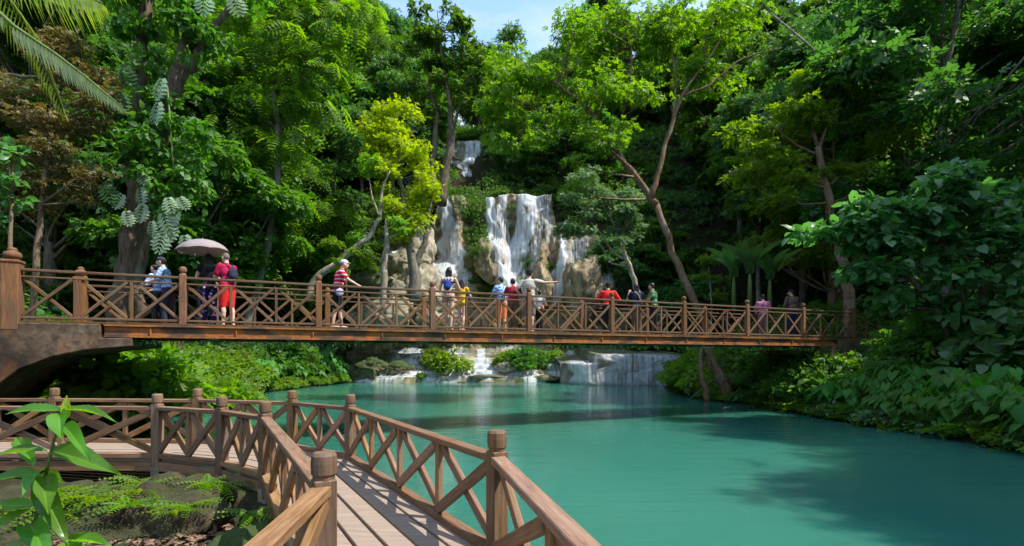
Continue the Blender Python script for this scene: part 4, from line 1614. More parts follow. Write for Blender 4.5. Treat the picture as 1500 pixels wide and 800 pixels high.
# big leaved shrub over the right end of the bridge
Y = 15.2
cl = fill_clumps(rng, blobs(Y, [(1340, 300, 60, 32), (1410, 275, 70, 30), (1470, 300, 60, 40), (1320, 350, 55, 30), (1395, 345, 70, 40), (1470, 370, 60, 45), (1300, 400, 40, 28), (1370, 415, 60, 36), (1450, 440, 60, 30), (1420, 470, 50, 20), (1200, 335, 36, 14), (1250, 320, 46, 20), (1240, 365, 34, 16), (1510, 330, 50, 60), (1300, 440, 28, 18), (1275, 345, 40, 20)]), 12, .6, 62, .45)
path_tree('broad_leaved_shrub', ground_at(1420, Y + 1), [
    ([ground_at(1420, Y + 1) + V(0, 0, -.3)] + lm(Y, [(1410, 440), (1390, 380), (1370, 320)]), [.14, .11, .08, .04]),
    ([ground_at(1425, Y + 1) + V(0, 0, -.3)] + lm(Y, [(1440, 430), (1450, 360), (1460, 300)]), [.12, .1, .07, .03]),
    ([ground_at(1418, Y + 1) + V(0, 0, -.3)] + lm(Y, [(1370, 450), (1320, 390), (1260, 340)]), [.11, .09, .06, .03])],
    cl, 'big bluish green broad leaved shrub overhanging the right end of the bridge', 'shrub', BARK, LEAF_BLUE, 10, .32, .26, LF, .3)

# banana plants and a small light tree on the right bank
def banana(px, py, y, label, rz, seed):
    t_ = _grid_leaf(8)
    rg = np.random.default_rng(seed)
    n = 7
    an = np.linspace(0, 6.28, n, endpoint=False) + rg.uniform(-.2, .2, n)
    ax = np.stack([np.cos(an) * .45, np.sin(an) * .45, np.full(n, 1.0)], 1)
    nm = np.stack([-np.cos(an), -np.sin(an), np.full(n, .4)], 1)
    L = rg.uniform(1.3, 2.0, n)
    me = leaf_mesh('leaves', np.zeros((n, 3)) + np.array([0, 0, .9]), ax, nm, L, L * .34, rg.uniform(0, 1, n), t_, LEAF_BLUE)
    mb = MB()
    mb.tube([V(0, 0, -.6), V(.02, 0, .4), V(0, 0, 1.0)], [.11, .09, .05], 8)
    return tree_thing('banana_plant', P(px, py, y), [('stem', mb.mesh('stem')), ('leaves', me)], label, 'plant', 'banana plants behind the bridge', rz)


def _grid_leaf(n):
    pts, fs = [], []
    for i in range(n + 1):
        s = i / n
        wd = .5 * math.sin(math.pi * min(1, s * .93 + .07)) ** .6 if i < n else 0.02
        z = -.45 * s ** 2.4
        pts += [(s, wd, z + .10), (s, 0, z), (s, -wd, z + .10)]
    for i in range(n):
        for c in (0, 1):
            b = i * 3 + c
            fs.append((b, b + 3, b + 4, b + 1))
    return np.array(pts, float), fs


for q in [(1098, 432, 22.5, 'banana plant with the tallest upright leaves behind the bridge', .3, 1), (1075, 436, 23.5, 'smaller banana plant just left of the tallest one behind the bridge', 1.4, 2), (1128, 440, 23, 'banana plant drooping right of the tallest one behind the bridge', 2.2, 3)]:
    banana(*q)
for o in list(COL.objects):
    if o.name.startswith('stem') and not o.data.materials: o.data.materials.append(STEM)
Y = 30
path_tree('sapling', ground_at(1040, Y), [([ground_at(1042, Y) + V(0, 0, -.3)] + lm(Y, [(1042, 440), (1040, 415), (1038, 390)]), [.05, .045, .035, .015])],
          fill_clumps(rng, blobs(Y, [(1030, 400, 26, 9), (1060, 412, 26, 9), (1045, 432, 34, 9), (1035, 385, 16, 7)]), 5, .55, 60, .4),
          'little light green sapling beside the leaning trunk behind the bridge', 'tree', BARK_PALE, LEAF_LIGHT, 12, .42, .42)

# ---------------------------------------------------------------- big tree on the left with climbers
Y = 15.0
bb = ground_at(178, Y)
mbp = [
    ([bb + V(-.2, 0, -.6)] + lm(Y, [(172, 500), (184, 440), (190, 395), (197, 330), (212, 260), (236, 190), (256, 130), (270, 75), (282, 20), (298, -60), (310, -150)]), [.62, .46, .38, .34, .32, .30, .26, .23, .20, .18, .15, .10]),
    (lm(Y, [(200, 320), (196, 250), (198, 190), (204, 130), (208, 80), (215, 20), (222, -60), (225, -140)]), [.26, .23, .22, .2, .18, .16, .13, .08]),
    (lm(Y, [(252, 140), (280, 95), (300, 60), (330, 20), (360, -40)]), [.13, .11, .1, .08, .05]),
    (lm(Y - .2, [(200, 470), (206, 400), (214, 350), (222, 310)]), [.14, .13, .1, .06]),
]
for (dx, dy) in ((-1.6, -.3), (-1.0, -.9), (1.0, -.5), (.5, .9), (-.5, 1.0), (-2.2, .3)):
    mbp.append(([bb + V(dx, dy, tz(bb.x + dx, bb.y + dy) - bb.z - .15), bb + V(dx * .45, dy * .45, .35), bb + V(dx * .1, dy * .1, 1.1)], [.08, .15, .2]))
cl = fill_clumps(rng, blobs(Y, [(225, -60, 120, 60), (330, -70, 120, 60), (150, -90, 110, 50)]), 1.0, 1.1, 75, .5)
bigt = path_tree('climber_covered_tree', bb, mbp, cl, 'large forked tree draped with climbing plants behind the left end of the bridge', 'tree', BARK, LEAF, 14, .55, .55)
# climbing leaves on its trunks
cl = fill_clumps(rng, blobs(Y, [(225, 200, 28, 60, -.4), (270, 220, 40, 45, -.4), (200, 230, 40, 40, -.5), (230, 290, 34, 40, -.5), (270, 285, 26, 40, -.4), (225, 90, 24, 60, -.3), (268, 60, 26, 55, -.3), (300, 40, 40, 40, 0), (200, 30, 40, 40, 0), (180, 215, 24, 24, -.4)]), 13, .42, 60, .8)
c, a, nn, tt_ = clump_leaves(rng, cl, .7, .35)
s = rng.uniform(.6, 1.25, len(c))
tag(link('climbing_vine', leaf_mesh('climbing_vine', c, a, nn, .22 * s, .17 * s, tt_, LF, LEAF)), 'glossy small leaved vine climbing the forked trunk', 'vine')
mon = [(238, 125, .62, -.3), (232, 160, .60, -.2), (180, 110, .62, .4), (172, 145, .6, .3), (152, 280, .55, .5), (180, 295, .45, -.6), (205, 285, .5, .1), (210, 310, .5, -.2), (238, 322, .62, .5), (255, 335, .6, -.4), (262, 320, .5, -.8), (246, 300, .45, .4), (222, 335, .42, 0),
       (270, 355, .5, .2), (205, 262, .4, .5), (185, 320, .42, .3), (300, 2, .6, 0), (340, 5, .6, .5), (262, 300, .4, .9), (240, 350, .6, -.2)]
vs = np.array([P(p[0], p[1] - 12, Y - .95 - .15 * R_.random()) for p in mon])
ax = np.array([(math.sin(p[3]), -.25, -1.0) for p in mon])
nm = np.array([(R_.uniform(-.3, .3), -1.0, .45) for p in mon])
L = np.array([p[2] for p in mon]) * 1.02
for k in range(len(mon)):
    me = leaf_mesh('split_leaf', vs[k:k + 1] * 0, ax[k:k + 1], nm[k:k + 1], L[k:k + 1], L[k:k + 1] * .95, np.array([.95 if k not in (2, 3, 4) else .2]), SPLIT, LEAF_SHEEN if k not in (2, 3, 4) else LEAF_DARK)
    if k == 0:
        mvine = empty('split_leaf_vine', vs[0], 0, 'climbing vine with big split leaves hanging on the forked trunk', 'vine')
    link('leaf', me, None, mvine, Matrix.Translation(vs[k]))
mb = MB()
mb.tube([Vector(vs[11]) + V(-.3, .5, -1), Vector(vs[14]) + V(0, .4, 0), Vector(vs[9]) + V(-.3, .45, 1.6), Vector(vs[0]) + V(-.2, .5, 0)], [.03, .035, .03, .02], 6)
link('stem', mb.mesh('stem'), STEM, mvine)

# feathery tree filling the upper left centre
Y = 32.0
cl = fill_clumps(rng, blobs(Y, [(360, 30, 70, 40), (420, 70, 70, 45), (340, 110, 50, 40), (400, 140, 60, 40), (455, 140, 50, 50), (340, 180, 40, 36), (385, 220, 50, 34), (320, 240, 36, 30), (440, 215, 50, 30), (350, 285, 44, 24), (470, 60, 50, 50), (310, 60, 40, 50), (400, 290, 40, 18), (430, -30, 90, 40), (500, 10, 40, 40), (310, 330, 26, 16)]), 2.4, 1.1, 30, .7)
path_tree('feathery_tree', ground_at(345, Y), [
    ([ground_at(345, Y) + V(0, 0, -.5)] + lm(Y, [(375, 420), (395, 340), (408, 260), (405, 180), (400, 100), (410, 20), (420, -60)]), [.3, .26, .22, .19, .17, .14, .1, .04]),
    (lm(Y, [(405, 190), (370, 150), (345, 100), (330, 60)]), [.1, .08, .06, .02]),
    (lm(Y, [(403, 160), (440, 120), (465, 70), (480, 20)]), [.1, .08, .06, .02]),
    (lm(Y, [(406, 270), (370, 240), (335, 230)]), [.08, .06, .02])],
    cl, 'feathery bright green tree with drooping sprays right of the forked tree', 'tree', BARK_GREY, LEAF_LIGHT, 15, 1.15, 1.0, PIN, .8)
Y = 42
cl = fill_clumps(rng, blobs(Y, [(455, 300, 50, 30), (500, 265, 40, 36), (430, 340, 40, 20), (480, 340, 44, 20), (520, 210, 30, 40), (500, 160, 34, 36)]), 2.2, 1.0, 60, .55)
path_tree('broadleaf_tree', ground_at(440, Y), [
    ([ground_at(440, Y) + V(0, 0, -.5)] + lm(Y, [(462, 400), (480, 330), (490, 260), (502, 180)]), [.22, .2, .17, .12, .04])],
    cl, 'dark bushy tree between the feathery tree and the yellow green tree', 'tree', BARK, LEAF_DARK, 16, .55, .55)

# dry brown shrub in the upper left
Y = 14.0
cl = fill_clumps(rng, blobs(Y, [(60, 110, 60, 30), (110, 95, 50, 34), (80, 170, 70, 40), (60, 240, 70, 40), (110, 270, 40, 34), (40, 300, 50, 30), (140, 130, 30, 40), (10, 160, 40, 60)]), 13, .5, 90, .6)
path_tree('dry_shrub', ground_at(40, Y + 1), [
    ([ground_at(40, Y + 1) + V(0, 0, -.4)] + lm(Y, [(50, 400), (60, 300), (75, 200), (90, 110)]), [.1, .08, .07, .05, .02]),
    (lm(Y, [(60, 300), (100, 270), (130, 250)]), [.04, .03, .01]),
    (lm(Y, [(-40, 115), (20, 110), (70, 115), (110, 130)]), [.06, .05, .04, .02])],
    cl, 'dry brown shrub hanging in the upper left behind the palm frond', 'shrub', TWIG, LEAF_DRY, 18, .20, .16, SPRIG)
Y = 13
cl = fill_clumps(rng, blobs(Y, [(20, 250, 24, 40), (15, 310, 26, 26), (30, 210, 24, 18)]), 13, .35, 34, .7)
path_tree('climber_bush', ground_at(10, Y + 1.5), [([ground_at(12, Y + 1.5) + V(0, 0, -.3)] + lm(Y, [(15, 380), (16, 320), (20, 240)]), [.06, .05, .04, .02])],
          cl, 'glossy green bush at the left edge below the dry shrub', 'shrub', TWIG, LEAF_BLUE, 19, .24, .18, LF)

# palm, its trunk out of the picture on the left
def frond(pts, L, n, droop, mat, seed, hang=1.0):
    rg = np.random.default_rng(seed)
    pts = [Vector(p) for p in pts]
    c, a, nn, LL = [], [], [], []
    for i in range(n):
        s = (i + .5) / n
        f = s * (len(pts) - 1)
        k = min(int(f), len(pts) - 2)
        p = pts[k].lerp(pts[k + 1], f - k)
        d = (pts[k + 1] - pts[k]).normalized()
        side = d.cross(V(0, 0, 1)).normalized()
        for sg in (1, -1):
            ax = d * .75 + side * sg * .55 + V(0, 0, -droop * hang)
            c.append(p)
            a.append(ax)
            nn.append(V(0, 0, 1) + side * sg * .6)
            LL.append(L * math.sin(math.pi * (.12 + .8 * s)) * rg.uniform(.85, 1.1))
    LL = np.array(LL)
    me = leaf_mesh('frond', np.array(c), np.array(a), np.array(nn), LL, np.full(len(LL), .04), rg.uniform(.3, 1, len(LL)), RH, mat)
    bm = bmesh.new()
    bm.from_mesh(me)
    mb = MB()
    mb.tube(pts, [.03 * (1 - .8 * i / (len(pts) - 1)) + .004 for i in range(len(pts))], 6)
    rm = mb.mesh('rachis')
    return me, rm


palm = empty('palm_tree', V(-9.2, 7.0, tz(-9.2, 7)), 0, 'coconut palm whose fronds hang into the upper left corner', 'tree')
mb = MB()
pc = V(-8.6, 7.0, 8.2)
mb.tube([V(-9.2, 7, tz(-9.2, 7) - .3), V(-9.1, 7, 3), V(-8.9, 7, 6), pc], [.22, .17, .15, .13], 10)
link('trunk', mb.mesh('trunk'), BARK_GREY, palm)
FR = [[pc, P(20, 38, 7), P(80, 78, 7), P(125, 112, 7), P(180, 158, 6.9)],
      [pc, P(-20, -60, 6.6), P(40, -38, 6.4), P(100, -20, 6.3), P(150, 5, 6.2)],
      [pc, P(-60, -110, 7.4), P(30, -95, 7.8), P(110, -60, 8.2), P(180, -10, 8.4)],
      [pc, P(-160, 60, 7.3), P(-120, 130, 7.2), P(-90, 200, 7.1)],
      [pc, pc + V(-1.2, .8, .5), pc + V(-2.4, 1.4, 0), pc + V(-3.2, 1.9, -1.2)],
      [pc, pc + V(-.4, 1.6, .6), pc + V(-.8, 3, .2), pc + V(-1, 4, -1)],
      [pc, pc + V(.8, -1.4, .7), pc + V(1.2, -2.8, .5), pc + V(1.4, -3.6, -.3)]]
for i, f in enumerate(FR):
    me, rm = frond(f, .75 if i else .5, 46, 1.0 if i != 0 else .75, LEAF_PALM if i else LEAF_GREY, i)  # first frond takes the greyer leaf: silvery light put into its colour
    fr = link('frond', me, None, palm)
    link('rachis', rm, STEM, fr)

# ---------------------------------------------------------------- banks
TARO = [gen_stalk_plant(s, 12, 1.0, .34, HT, LEAF_TARO, STEM, .55, .5, .95, .85) for s in (1, 2, 3)]
TP = {}


def taro(x, y, s, label, group, k):
    loc = Vector((x, y, tz(x, y)))
    if k not in TP:
        TP[k] = tree_thing('taro_plant', loc, [('stems', TARO[k][0]), ('leaves', TARO[k][1])], label, 'plant', group, R_.uniform(0, 6))
        TP[k].scale = (s, s, s)
    else:
        copy_tree(TP[k], loc, R_.uniform(0, 6.28), s, label, group)


for i in range(110):
    y = 10.2 + 11.5 * (i / 110) ** 1.15 + R_.uniform(-.3, .3)
    d = R_.choice([.0, .1, .3, .5, .8, 1.2]) + R_.uniform(0, .25)
    x = float(np.interp(y, RY, RX)) + d
    taro(x, y, R_.uniform(.65, 1.0), 'heart leaved taro plant on the shaded right bank', 'taro plants on the right bank', R_.randrange(3))
for i in range(56):
    y = 21 + 18.5 * (i / 56) + R_.uniform(-.4, .4)
    d = R_.choice([.1, .4, .8, 1.3, 1.9, 2.6]) + R_.uniform(0, .3)
    x = float(np.interp(y, LY, LX)) - d
    taro(x, y, R_.uniform(1.0, 1.6), 'heart leaved taro plant on the sunny left bank beyond the bridge', 'taro plants on the left bank', R_.randrange(3))

FERNS = [gen_rosette(s, 13, .75, FERN, LEAF_LIGHT, .62, .7) for s in (1, 2)]
FP = {}


def fern(loc, s, label, group, k=0, cat='plant', tilt=None):
    if k not in FP:
        o = link('fern', FERNS[k], None, None, Matrix.Translation(loc))
        FP[k] = tag(o, label, cat, group)
        o.scale = (s, s, s)
    else:
        o = FP[k].copy()
        COL.objects.link(o)
        o.location = loc
        o.scale = (s, s, s)
        tag(o, label, cat, group)
    o.rotation_euler = (tilt[0], tilt[1], R_.uniform(0, 6.28)) if tilt else (0, 0, R_.uniform(0, 6.28))
    return o


for i in range(80):
    y = R_.uniform(10.2, 25)
    d = R_.choice([.05, .15, .3, R_.uniform(.3, 4.2), R_.uniform(.3, 4.2)])
    x = float(np.interp(y, RY, RX)) + d
    if B(8.3).x - 1 < x < B(8.3).x + 3 and B(8.3).y < y < B(8.3).y + 3: continue
    fern(V(x, y, tz(x, y) + .05), R_.uniform(.7, 1.25), 'arching green fern on the right bank', 'ferns on the right bank', R_.randrange(2))

SHR = {
    'bank': gen_shrub(1, 1.0, 1.3, 16, .5, 75, .3, .3, SPRIG, LEAF_LIGHT, TWIG),
    'leafy': gen_shrub(2, 1.1, 1.2, 16, .5, 46, .26, .2, LF, LEAF_LIGHT, TWIG),
    'dark': gen_shrub(3, 1.2, 1.6, 18, .6, 80, .34, .34, SPRIG, LEAF, TWIG),
    'broad': gen_shrub(4, 1.2, 1.4, 16, .6, 26, .42, .34, LF, LEAF_BLUE, TWIG),
}
SP = {}
SN = {'bank': 'bush', 'leafy': 'leafy_bush', 'dark': 'forest_shrub', 'broad': 'broad_leaved_bush'}


def shrub(k, loc, s, label, group=None, sz=None):
    if k not in SP:
        o = tree_thing(SN[k], loc, [('stems', SHR[k][0]), ('leaves', SHR[k][1])], label, 'shrub', group, R_.uniform(0, 6))
        o.scale = (s, s, sz or s)
        SP[k] = o
    else:
        o = copy_tree(SP[k], loc, R_.uniform(0, 6.28), s, label, group, sz)
        if group is None and 'group' in o: del o['group']
    return o


for i in range(46):
    y = 15 + 24 * (i / 46) + R_.uniform(-.2, .2)
    x = float(np.interp(y, LY, LX)) + R_.uniform(-.3, .15)
    shrub(R_.choice(['bank', 'leafy']), V(x, y, max(.03, tz(x, y))), R_.uniform(.35, .6), 'low bush hanging over the water along the left bank', 'low bushes along the left bank')
# low bushes hanging to the water along the right bank
for i in range(52):
    y = 9.8 + 15 * (i / 52) + R_.uniform(-.2, .2)
    x = float(np.interp(y, RY, RX)) + R_.uniform(-.1, .35)
    shrub(R_.choice(['dark', 'leafy', 'broad']), V(x, y, max(.05, tz(x, y))), R_.uniform(.24, .38), 'low bush hanging over the water along the right bank', 'low bushes along the right bank')
for (px, y, sc) in [(205, 19.6, 1.7), (240, 19.2, 1.8), (275, 19.4, 1.7), (180, 18.5, 1.5), (310, 21, 1.6), (340, 24, 1.6)]:
    g = ground_at(px, y)
    shrub('leafy' if px % 2 else 'bank', g, sc, 'tall bright bush around the slatted walkway under the bridge', 'tall bushes around the slatted walkway')
for (px, y, sc) in [(160, 15.2, 1.2), (178, 16.6, 1.4), (195, 17.6, 1.4), (215, 18.3, 1.3), (232, 20.8, 1.5), (255, 21.5, 1.5), (275, 22.6, 1.5), (292, 24.2, 1.4), (315, 25.4, 1.4), (150, 17.5, 1.5), (340, 26.5, 1.3), (365, 28.2, 1.2)]:
    g = ground_at(px, y)
    g.z = max(g.z, .05)
    shrub('leafy' if px % 2 else 'bank', g, sc, 'sunlit bush at the water edge of the left bank near the arch', 'sunlit bushes at the water edge near the arch')
# bright bushes on the left bank under the bridge
for i in range(60):
    y = R_.uniform(12.5, 28)
    d = R_.uniform(.3, 5)
    x = float(np.interp(y, LY, LX)) - d
    if pxo(x, y) < 140: continue
    shrub(R_.choice(['bank', 'leafy']), V(x, y, tz(x, y)), R_.uniform(1.0, 1.6), 'bright green bush on the left bank under the bridge', 'bushes on the left bank under the bridge')
for i in range(34):
    y = R_.uniform(24, 41)
    x = float(np.interp(y, LY, LX)) - R_.uniform(2.2, 6.5)
    shrub(R_.choice(['dark', 'broad']), V(x, y, tz(x, y)), R_.uniform(1.0, 1.6), 'dark bush behind the taro on the left bank', 'dark bushes behind the taro on the left bank')
for i in range(46):
    y = R_.uniform(14, 32)
    x = float(np.interp(y, RY, RX)) + R_.uniform(3.0, 8)
    if x < B(8.9).x + 1.2 and y < 24 and x > 10 and abs(y - (O.y + (x - O.x) * U.y / U.x)) < 3.4: continue
    shrub(R_.choice(['dark', 'broad', 'dark']), V(x, y, tz(x, y)), R_.uniform(.9, 1.6), 'dark forest shrub above the right bank', 'forest shrubs above the right bank')
# rounded yellow-green thicket where the right bank meets the curtain of water
for i in range(16):
    px, y = R_.uniform(985, 1060), R_.uniform(24.5, 34)
    x = max((px - 750) / F * y, float(np.interp(y, RY, RX)) + .5)
    shrub('leafy' if i % 3 else 'bank', V(x, y, tz(x, y) - .1), R_.uniform(.9, 1.4), 'yellow green bush beside the broad low curtain of water', 'bushes at the end of the right bank')
for i in range(14):
    y = R_.uniform(18, 25)
    x = float(np.interp(y, RY, RX)) + R_.uniform(.5, 2.6)
    shrub('dark' if i % 2 else 'leafy', V(x, y, tz(x, y) - .1), R_.uniform(.7, 1.1), 'low bush at the foot of the leaning tree', 'bushes at the foot of the leaning tree')
# shrubs behind the bridge on the left, in the shade
for i in range(40):
    px, y = R_.uniform(-40, 540), R_.uniform(15, 34)
    x = (px - 750) / F * y
    if x > np.interp(y, LY, LX) - 4.5 or (abs(px - 185) < 40 and y < 18): continue
    shrub(R_.choice(['dark', 'broad']), V(x, y, tz(x, y)), R_.uniform(1.0, 1.8), 'shaded shrub on the left slope behind the bridge', 'shrubs on the left slope')
for i in range(26):
    px, y = R_.uniform(-10, 300), R_.uniform(12.6, 19)
    x = (px - 750) / F * y
    if x > np.interp(y, LY, LX) - 3.5 or abs(px - 185) < 26: continue
    fern(V(x, y, tz(x, y) + .3), R_.uniform(1.2, 1.9), 'large fern behind the left end of the bridge', 'ferns behind the left end of the bridge', R_.randrange(2))

# bushes among the cascades, one by one
def on_terr(px, y, dz=0):
    x = (px - 750) / F * y
    return V(x, y, float(terr(np.array([x]), np.array([y]))[0]) + dz)


shrub('leafy', on_terr(655, 41.2, -.2), 1.5, 'round bright green bush in the middle of the cascades, under the bridge')
shrub('bank', on_terr(640, 42.4, -.1), 1.2, 'bush right behind the round bright one in the cascades')
shrub('dark', on_terr(772, 41.6, -.1), 1.25, 'dull green bush on the terrace, right of the bright round one')
shrub('bank', on_terr(742, 42.4, -.1), 1.1, 'pale green bush left of the dull green one on the terrace')
shrub('dark', on_terr(832, 39.6, -.1), .45, 'tiny dark tuft at the waterline left of the broad curtain')
shrub('bank', on_terr(617, 40.0, 0), .35, 'tiny bright sprig at the foot of the left cascade')
shrub('leafy', on_terr(810, 44.5, 0), .7, 'small bush high on the right of the terraces')

# rocks among the falls and cascades
for q in [(3, 583, 41.2, .2, (1.25, .8, .62), ROCKM, 'mossy boulder splitting the left cascade'),
          (4, 545, 41.0, .5, (1.1, .8, .7), ROCKM, 'mossy boulder at the left end of the cascades'),
          (5, 533, 40.2, .1, (1.1, .8, .55), ROCKM, 'low boulder at the left corner of the pool'),
          (6, 742, 41.0, .25, (.85, .6, .5), PALEROCK, 'pale boulder between the two bushes on the terrace'),
          (7, 680, 39.8, .05, (.6, .4, .22), ROCKM, 'small dark rock at the waterline below the bright bush'),
          (8, 800, 39.9, .05, (.9, .5, .25), TUFA, 'flat buff rock at the waterline right of the middle'),
          (9, 860, 39.3, .05, (.7, .5, .22), TUFA, 'flat buff rock beside the broad curtain of water'),
          (10, 715, 40.0, .05, (1.3, .5, .2), TUFA, 'long low buff rock at the waterline in the middle')]:
    rock(q[0], on_terr(q[1], q[2], q[3]), q[4], q[5], q[6])
for q in [(11, 606, 425, 43.5, (2.2, 1.6, 2.1), PALEROCK, 'big pale rounded boulder under the yellow green tree'),
          (12, 575, 432, 42.8, (1.7, 1.2, 1.2), PALEROCK, 'pale boulder left of the big one under the yellow green tree'),
          (13, 528, 410, 42.0, (2.0, 1.4, 1.0), ROCKM, 'moss topped boulder behind the bridge left of the pale ones'),
          (14, 616, 368, 45.8, (1.2, 1.0, 2.4), PALEROCK, 'upright pale rock beside the tall left fall'),
          (15, 596, 385, 44.6, (1.8, 1.2, 1.2), PALEROCK, 'smooth pale rock with a thin trickle over it'),
          (16, 560, 460, 42.0, (2.6, 1.5, 1.3), PALEROCK, 'wide pale rock seen through the bridge railing'),
          (17, 640, 455, 43.0, (2.2, 1.4, 1.6), PALEROCK, 'pale rock seen through the railing below the tall left fall'),
          (18, 716, 384, 45.6, (1.25, 1.2, 1.75), TUFA, 'round buff dome of rock beside the main fall'),
          (19, 856, 425, 45.4, (1.7, 1.1, 2.6), TUFA, 'tall rounded column of buff rock right of the low right fall'),
          (20, 792, 420, 46.0, (1.0, .9, 1.8), TUFA, 'narrow buff rock between the main fall and the low right fall')]:
    rock(q[0], P(q[1], q[2], q[3]), q[4], q[5], q[6], amp=.30)

# foreground rocks below the boardwalk
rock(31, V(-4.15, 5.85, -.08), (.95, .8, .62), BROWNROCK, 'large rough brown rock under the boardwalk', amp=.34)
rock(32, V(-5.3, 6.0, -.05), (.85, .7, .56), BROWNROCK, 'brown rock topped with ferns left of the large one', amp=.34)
rock(33, V(-2.5, 5.0, -.08), (.5, .6, .52), ROCKM, 'mossy sloping rock beside the inner railing', amp=.2)
rock(34, V(-1.0, 4.35, -.12), (.9, .55, .5), TUFA, 'buff rock at the water edge under the right railing', amp=.2)
for (x, y, z, s) in [(-4.2, 5.75, .5, .5), (-4.6, 5.6, .46, .55), (-4.9, 5.8, .44, .5), (-5.2, 5.7, .46, .55), (-4.4, 6.1, .5, .5), (-3.7, 6.2, .46, .45), (-5.5, 5.9, .4, .5), (-4.75, 5.35, .35, .5)]:
    fern(V(x, y, z), s, 'small fern on top of the brown rock under the boardwalk', 'ferns on the rock under the boardwalk', R_.randrange(2))
fern(V(-2.62, 5.15, .4), .4, 'single small fern beside the mossy sloping rock', None, 0)

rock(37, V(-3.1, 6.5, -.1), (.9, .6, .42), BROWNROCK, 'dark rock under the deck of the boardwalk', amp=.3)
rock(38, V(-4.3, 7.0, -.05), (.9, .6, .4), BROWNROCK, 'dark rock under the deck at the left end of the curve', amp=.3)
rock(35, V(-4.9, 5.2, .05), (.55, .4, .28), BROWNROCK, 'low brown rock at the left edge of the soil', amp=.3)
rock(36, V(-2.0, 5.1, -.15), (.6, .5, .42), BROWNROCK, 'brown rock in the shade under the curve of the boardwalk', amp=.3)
for i in range(16):
    x, y = R_.uniform(-5.6, -3.5), R_.uniform(5.3, 6.3)
    fern(V(x, y, .36 + R_.uniform(0, .12)), R_.uniform(.35, .6), 'small fern on top of the brown rock under the boardwalk', 'ferns on the rock under the boardwalk', R_.randrange(2))
# fallen leaves on the soil at the lower left
rg = np.random.default_rng(8)
n = 3600
xx, yy = rg.uniform(-6.8, -2.2, n), rg.uniform(3.0, 6.6, n)
zz = terrain(xx, yy) + .05
tag(link('leaf_litter', leaf_mesh('leaf_litter', np.stack([xx, yy, zz], 1), np.stack([rg.normal(size=n), rg.normal(size=n), rg.normal(size=n) * .15], 1), np.stack([rg.normal(size=n) * .25, rg.normal(size=n) * .25, np.ones(n)], 1), rg.uniform(.06, .13, n), rg.uniform(.03, .07, n), rg.uniform(0, 1, n), LF, leaf_mat('dead_leaf', (.10, .06, .035), (.30, .20, .14), .1))),
    'dry fallen leaves on the soil below the boardwalk', 'leaf litter', None, 'stuff')

# foreground plant with large leaves, close to the camera
def big_leaf(p, d, nrm, L, Wd, curl, tint, mat, name='leaf'):
    n, us = 26, (-1, -.75, -.5, -.25, -.06, 0, .06, .25, .5, .75, 1)
    k = len(us)
    pts, fs, tn_ = [], [], []
    ph = R_.uniform(0, 6)
    for i in range(n + 1):
        s = i / n
        wd = .5 * (math.sin(math.pi * s ** .8) ** .95) * (1 - .25 * s) if 0 < i < n else 0.004
        z = -curl * s * s
        for u_ in us:
            vein = .012 * math.cos((s - .22 * abs(u_)) * 60) * min(1, abs(u_) * 4)
            pts.append((s, wd * u_ + .012 * math.sin(7 * s + ph), z + .22 * abs(u_) * wd + .022 * math.sin(9 * s + ph) * abs(u_) + vein * wd * 1.6))
            tn_.append(tint + (.55 if abs(u_) < .01 else (.25 if abs(u_) < .07 else 0)) + 9 * vein - .12 * (abs(u_) > .9))
    for i in range(n):
        for c in range(k - 1):
            b = i * k + c
            fs.append((b, b + k, b + k + 1, b + 1))
    me = leaf_mesh(name, np.zeros((1, 3)), [d], [nrm], np.array([L]), np.array([Wd]), np.array([tint]), (np.array(pts, float), fs), mat)
    me.attributes['tint'].data.foreach_set('value', np.clip(np.array(tn_), 0, 1).astype(np.float32))
    return smooth(me)


LEAF_FG = leaf_mat('leaf_foreground', (.075, .20, .025), (.17, .33, .04), .45, (1, 1.1, .4), .3, .5)
Y = 1.9
fp0 = P(70, 830, Y)
fg = empty('foreground_plant', fp0, 0, 'broad leaved green plant close to the camera at the lower left', 'plant')
mb = MB()
stem = [P(30, 990, Y), P(48, 780, Y), P(66, 700, Y), P(80, 640, Y), P(94, 600, Y), P(97, 585, Y)]
mb.tube(stem, [.008, .007, .006, .005, .004, .003], 8)
link('stem', mb.mesh('stem'), STEM, fg)
LV = [((92, 606), (12, 601, -.1), 26, .2), ((95, 605), (158, 602, -.05), 20, .2), ((88, 612), (86, 640, -.35), 34, .5), ((90, 628), (122, 652, -.3), 26, .4), ((70, 665), (-10, 662, -.12), 34, .1), ((72, 668), (160, 686, -.15), 44, .25),
      ((60, 700), (-20, 702, -.1), 34, .2), ((62, 705), (70, 745, -.35), 40, .4), ((55, 705), (92, 792, -.2), 40, .1), ((50, 745), (-14, 742, -.1), 36, .5), ((45, 750), (-30, 790, -.3), 50, .3), ((44, 775), (60, 805, -.4), 44, .2), ((95, 800), (152, 792, -.2), 30, .7), ((130, 812), (95, 795, -.2), 26, .8), ((62, 700), (86, 700, .3), 24, .6), ((50, 690), (20, 640, .35), 30, .5), ((35, 800), (-20, 820, -.1), 40, .5), ((66, 690), (30, 715, -.3), 30, .4)]
for (a_, b_, wpx, tn) in LV:
    p0, p1 = P(a_[0], a_[1], Y), P(b_[0], b_[1], Y + b_[2] * .5)
    d = p1 - p0
    nrm = V(0, -.4, .9) + V(R_.uniform(-.35, .35), R_.uniform(-.2, .2), 0)
    me = big_leaf(p0, d, nrm, d.length * 1.1, wpx / F * Y * .8, R_.uniform(.05, .3), tn, LEAF_FG)
    link('leaf', me, None, fg, Matrix.Translation(p0 + V(0, 0, d.length * .06)))
me = big_leaf(V(0, 0, 0), V(.01, 0, 1), V(.6, -1, 0), .09, .034, .05, .9, LEAF_YEL, 'bud')
link('bud', me, None, fg, Matrix.Translation(P(97, 614, Y)))

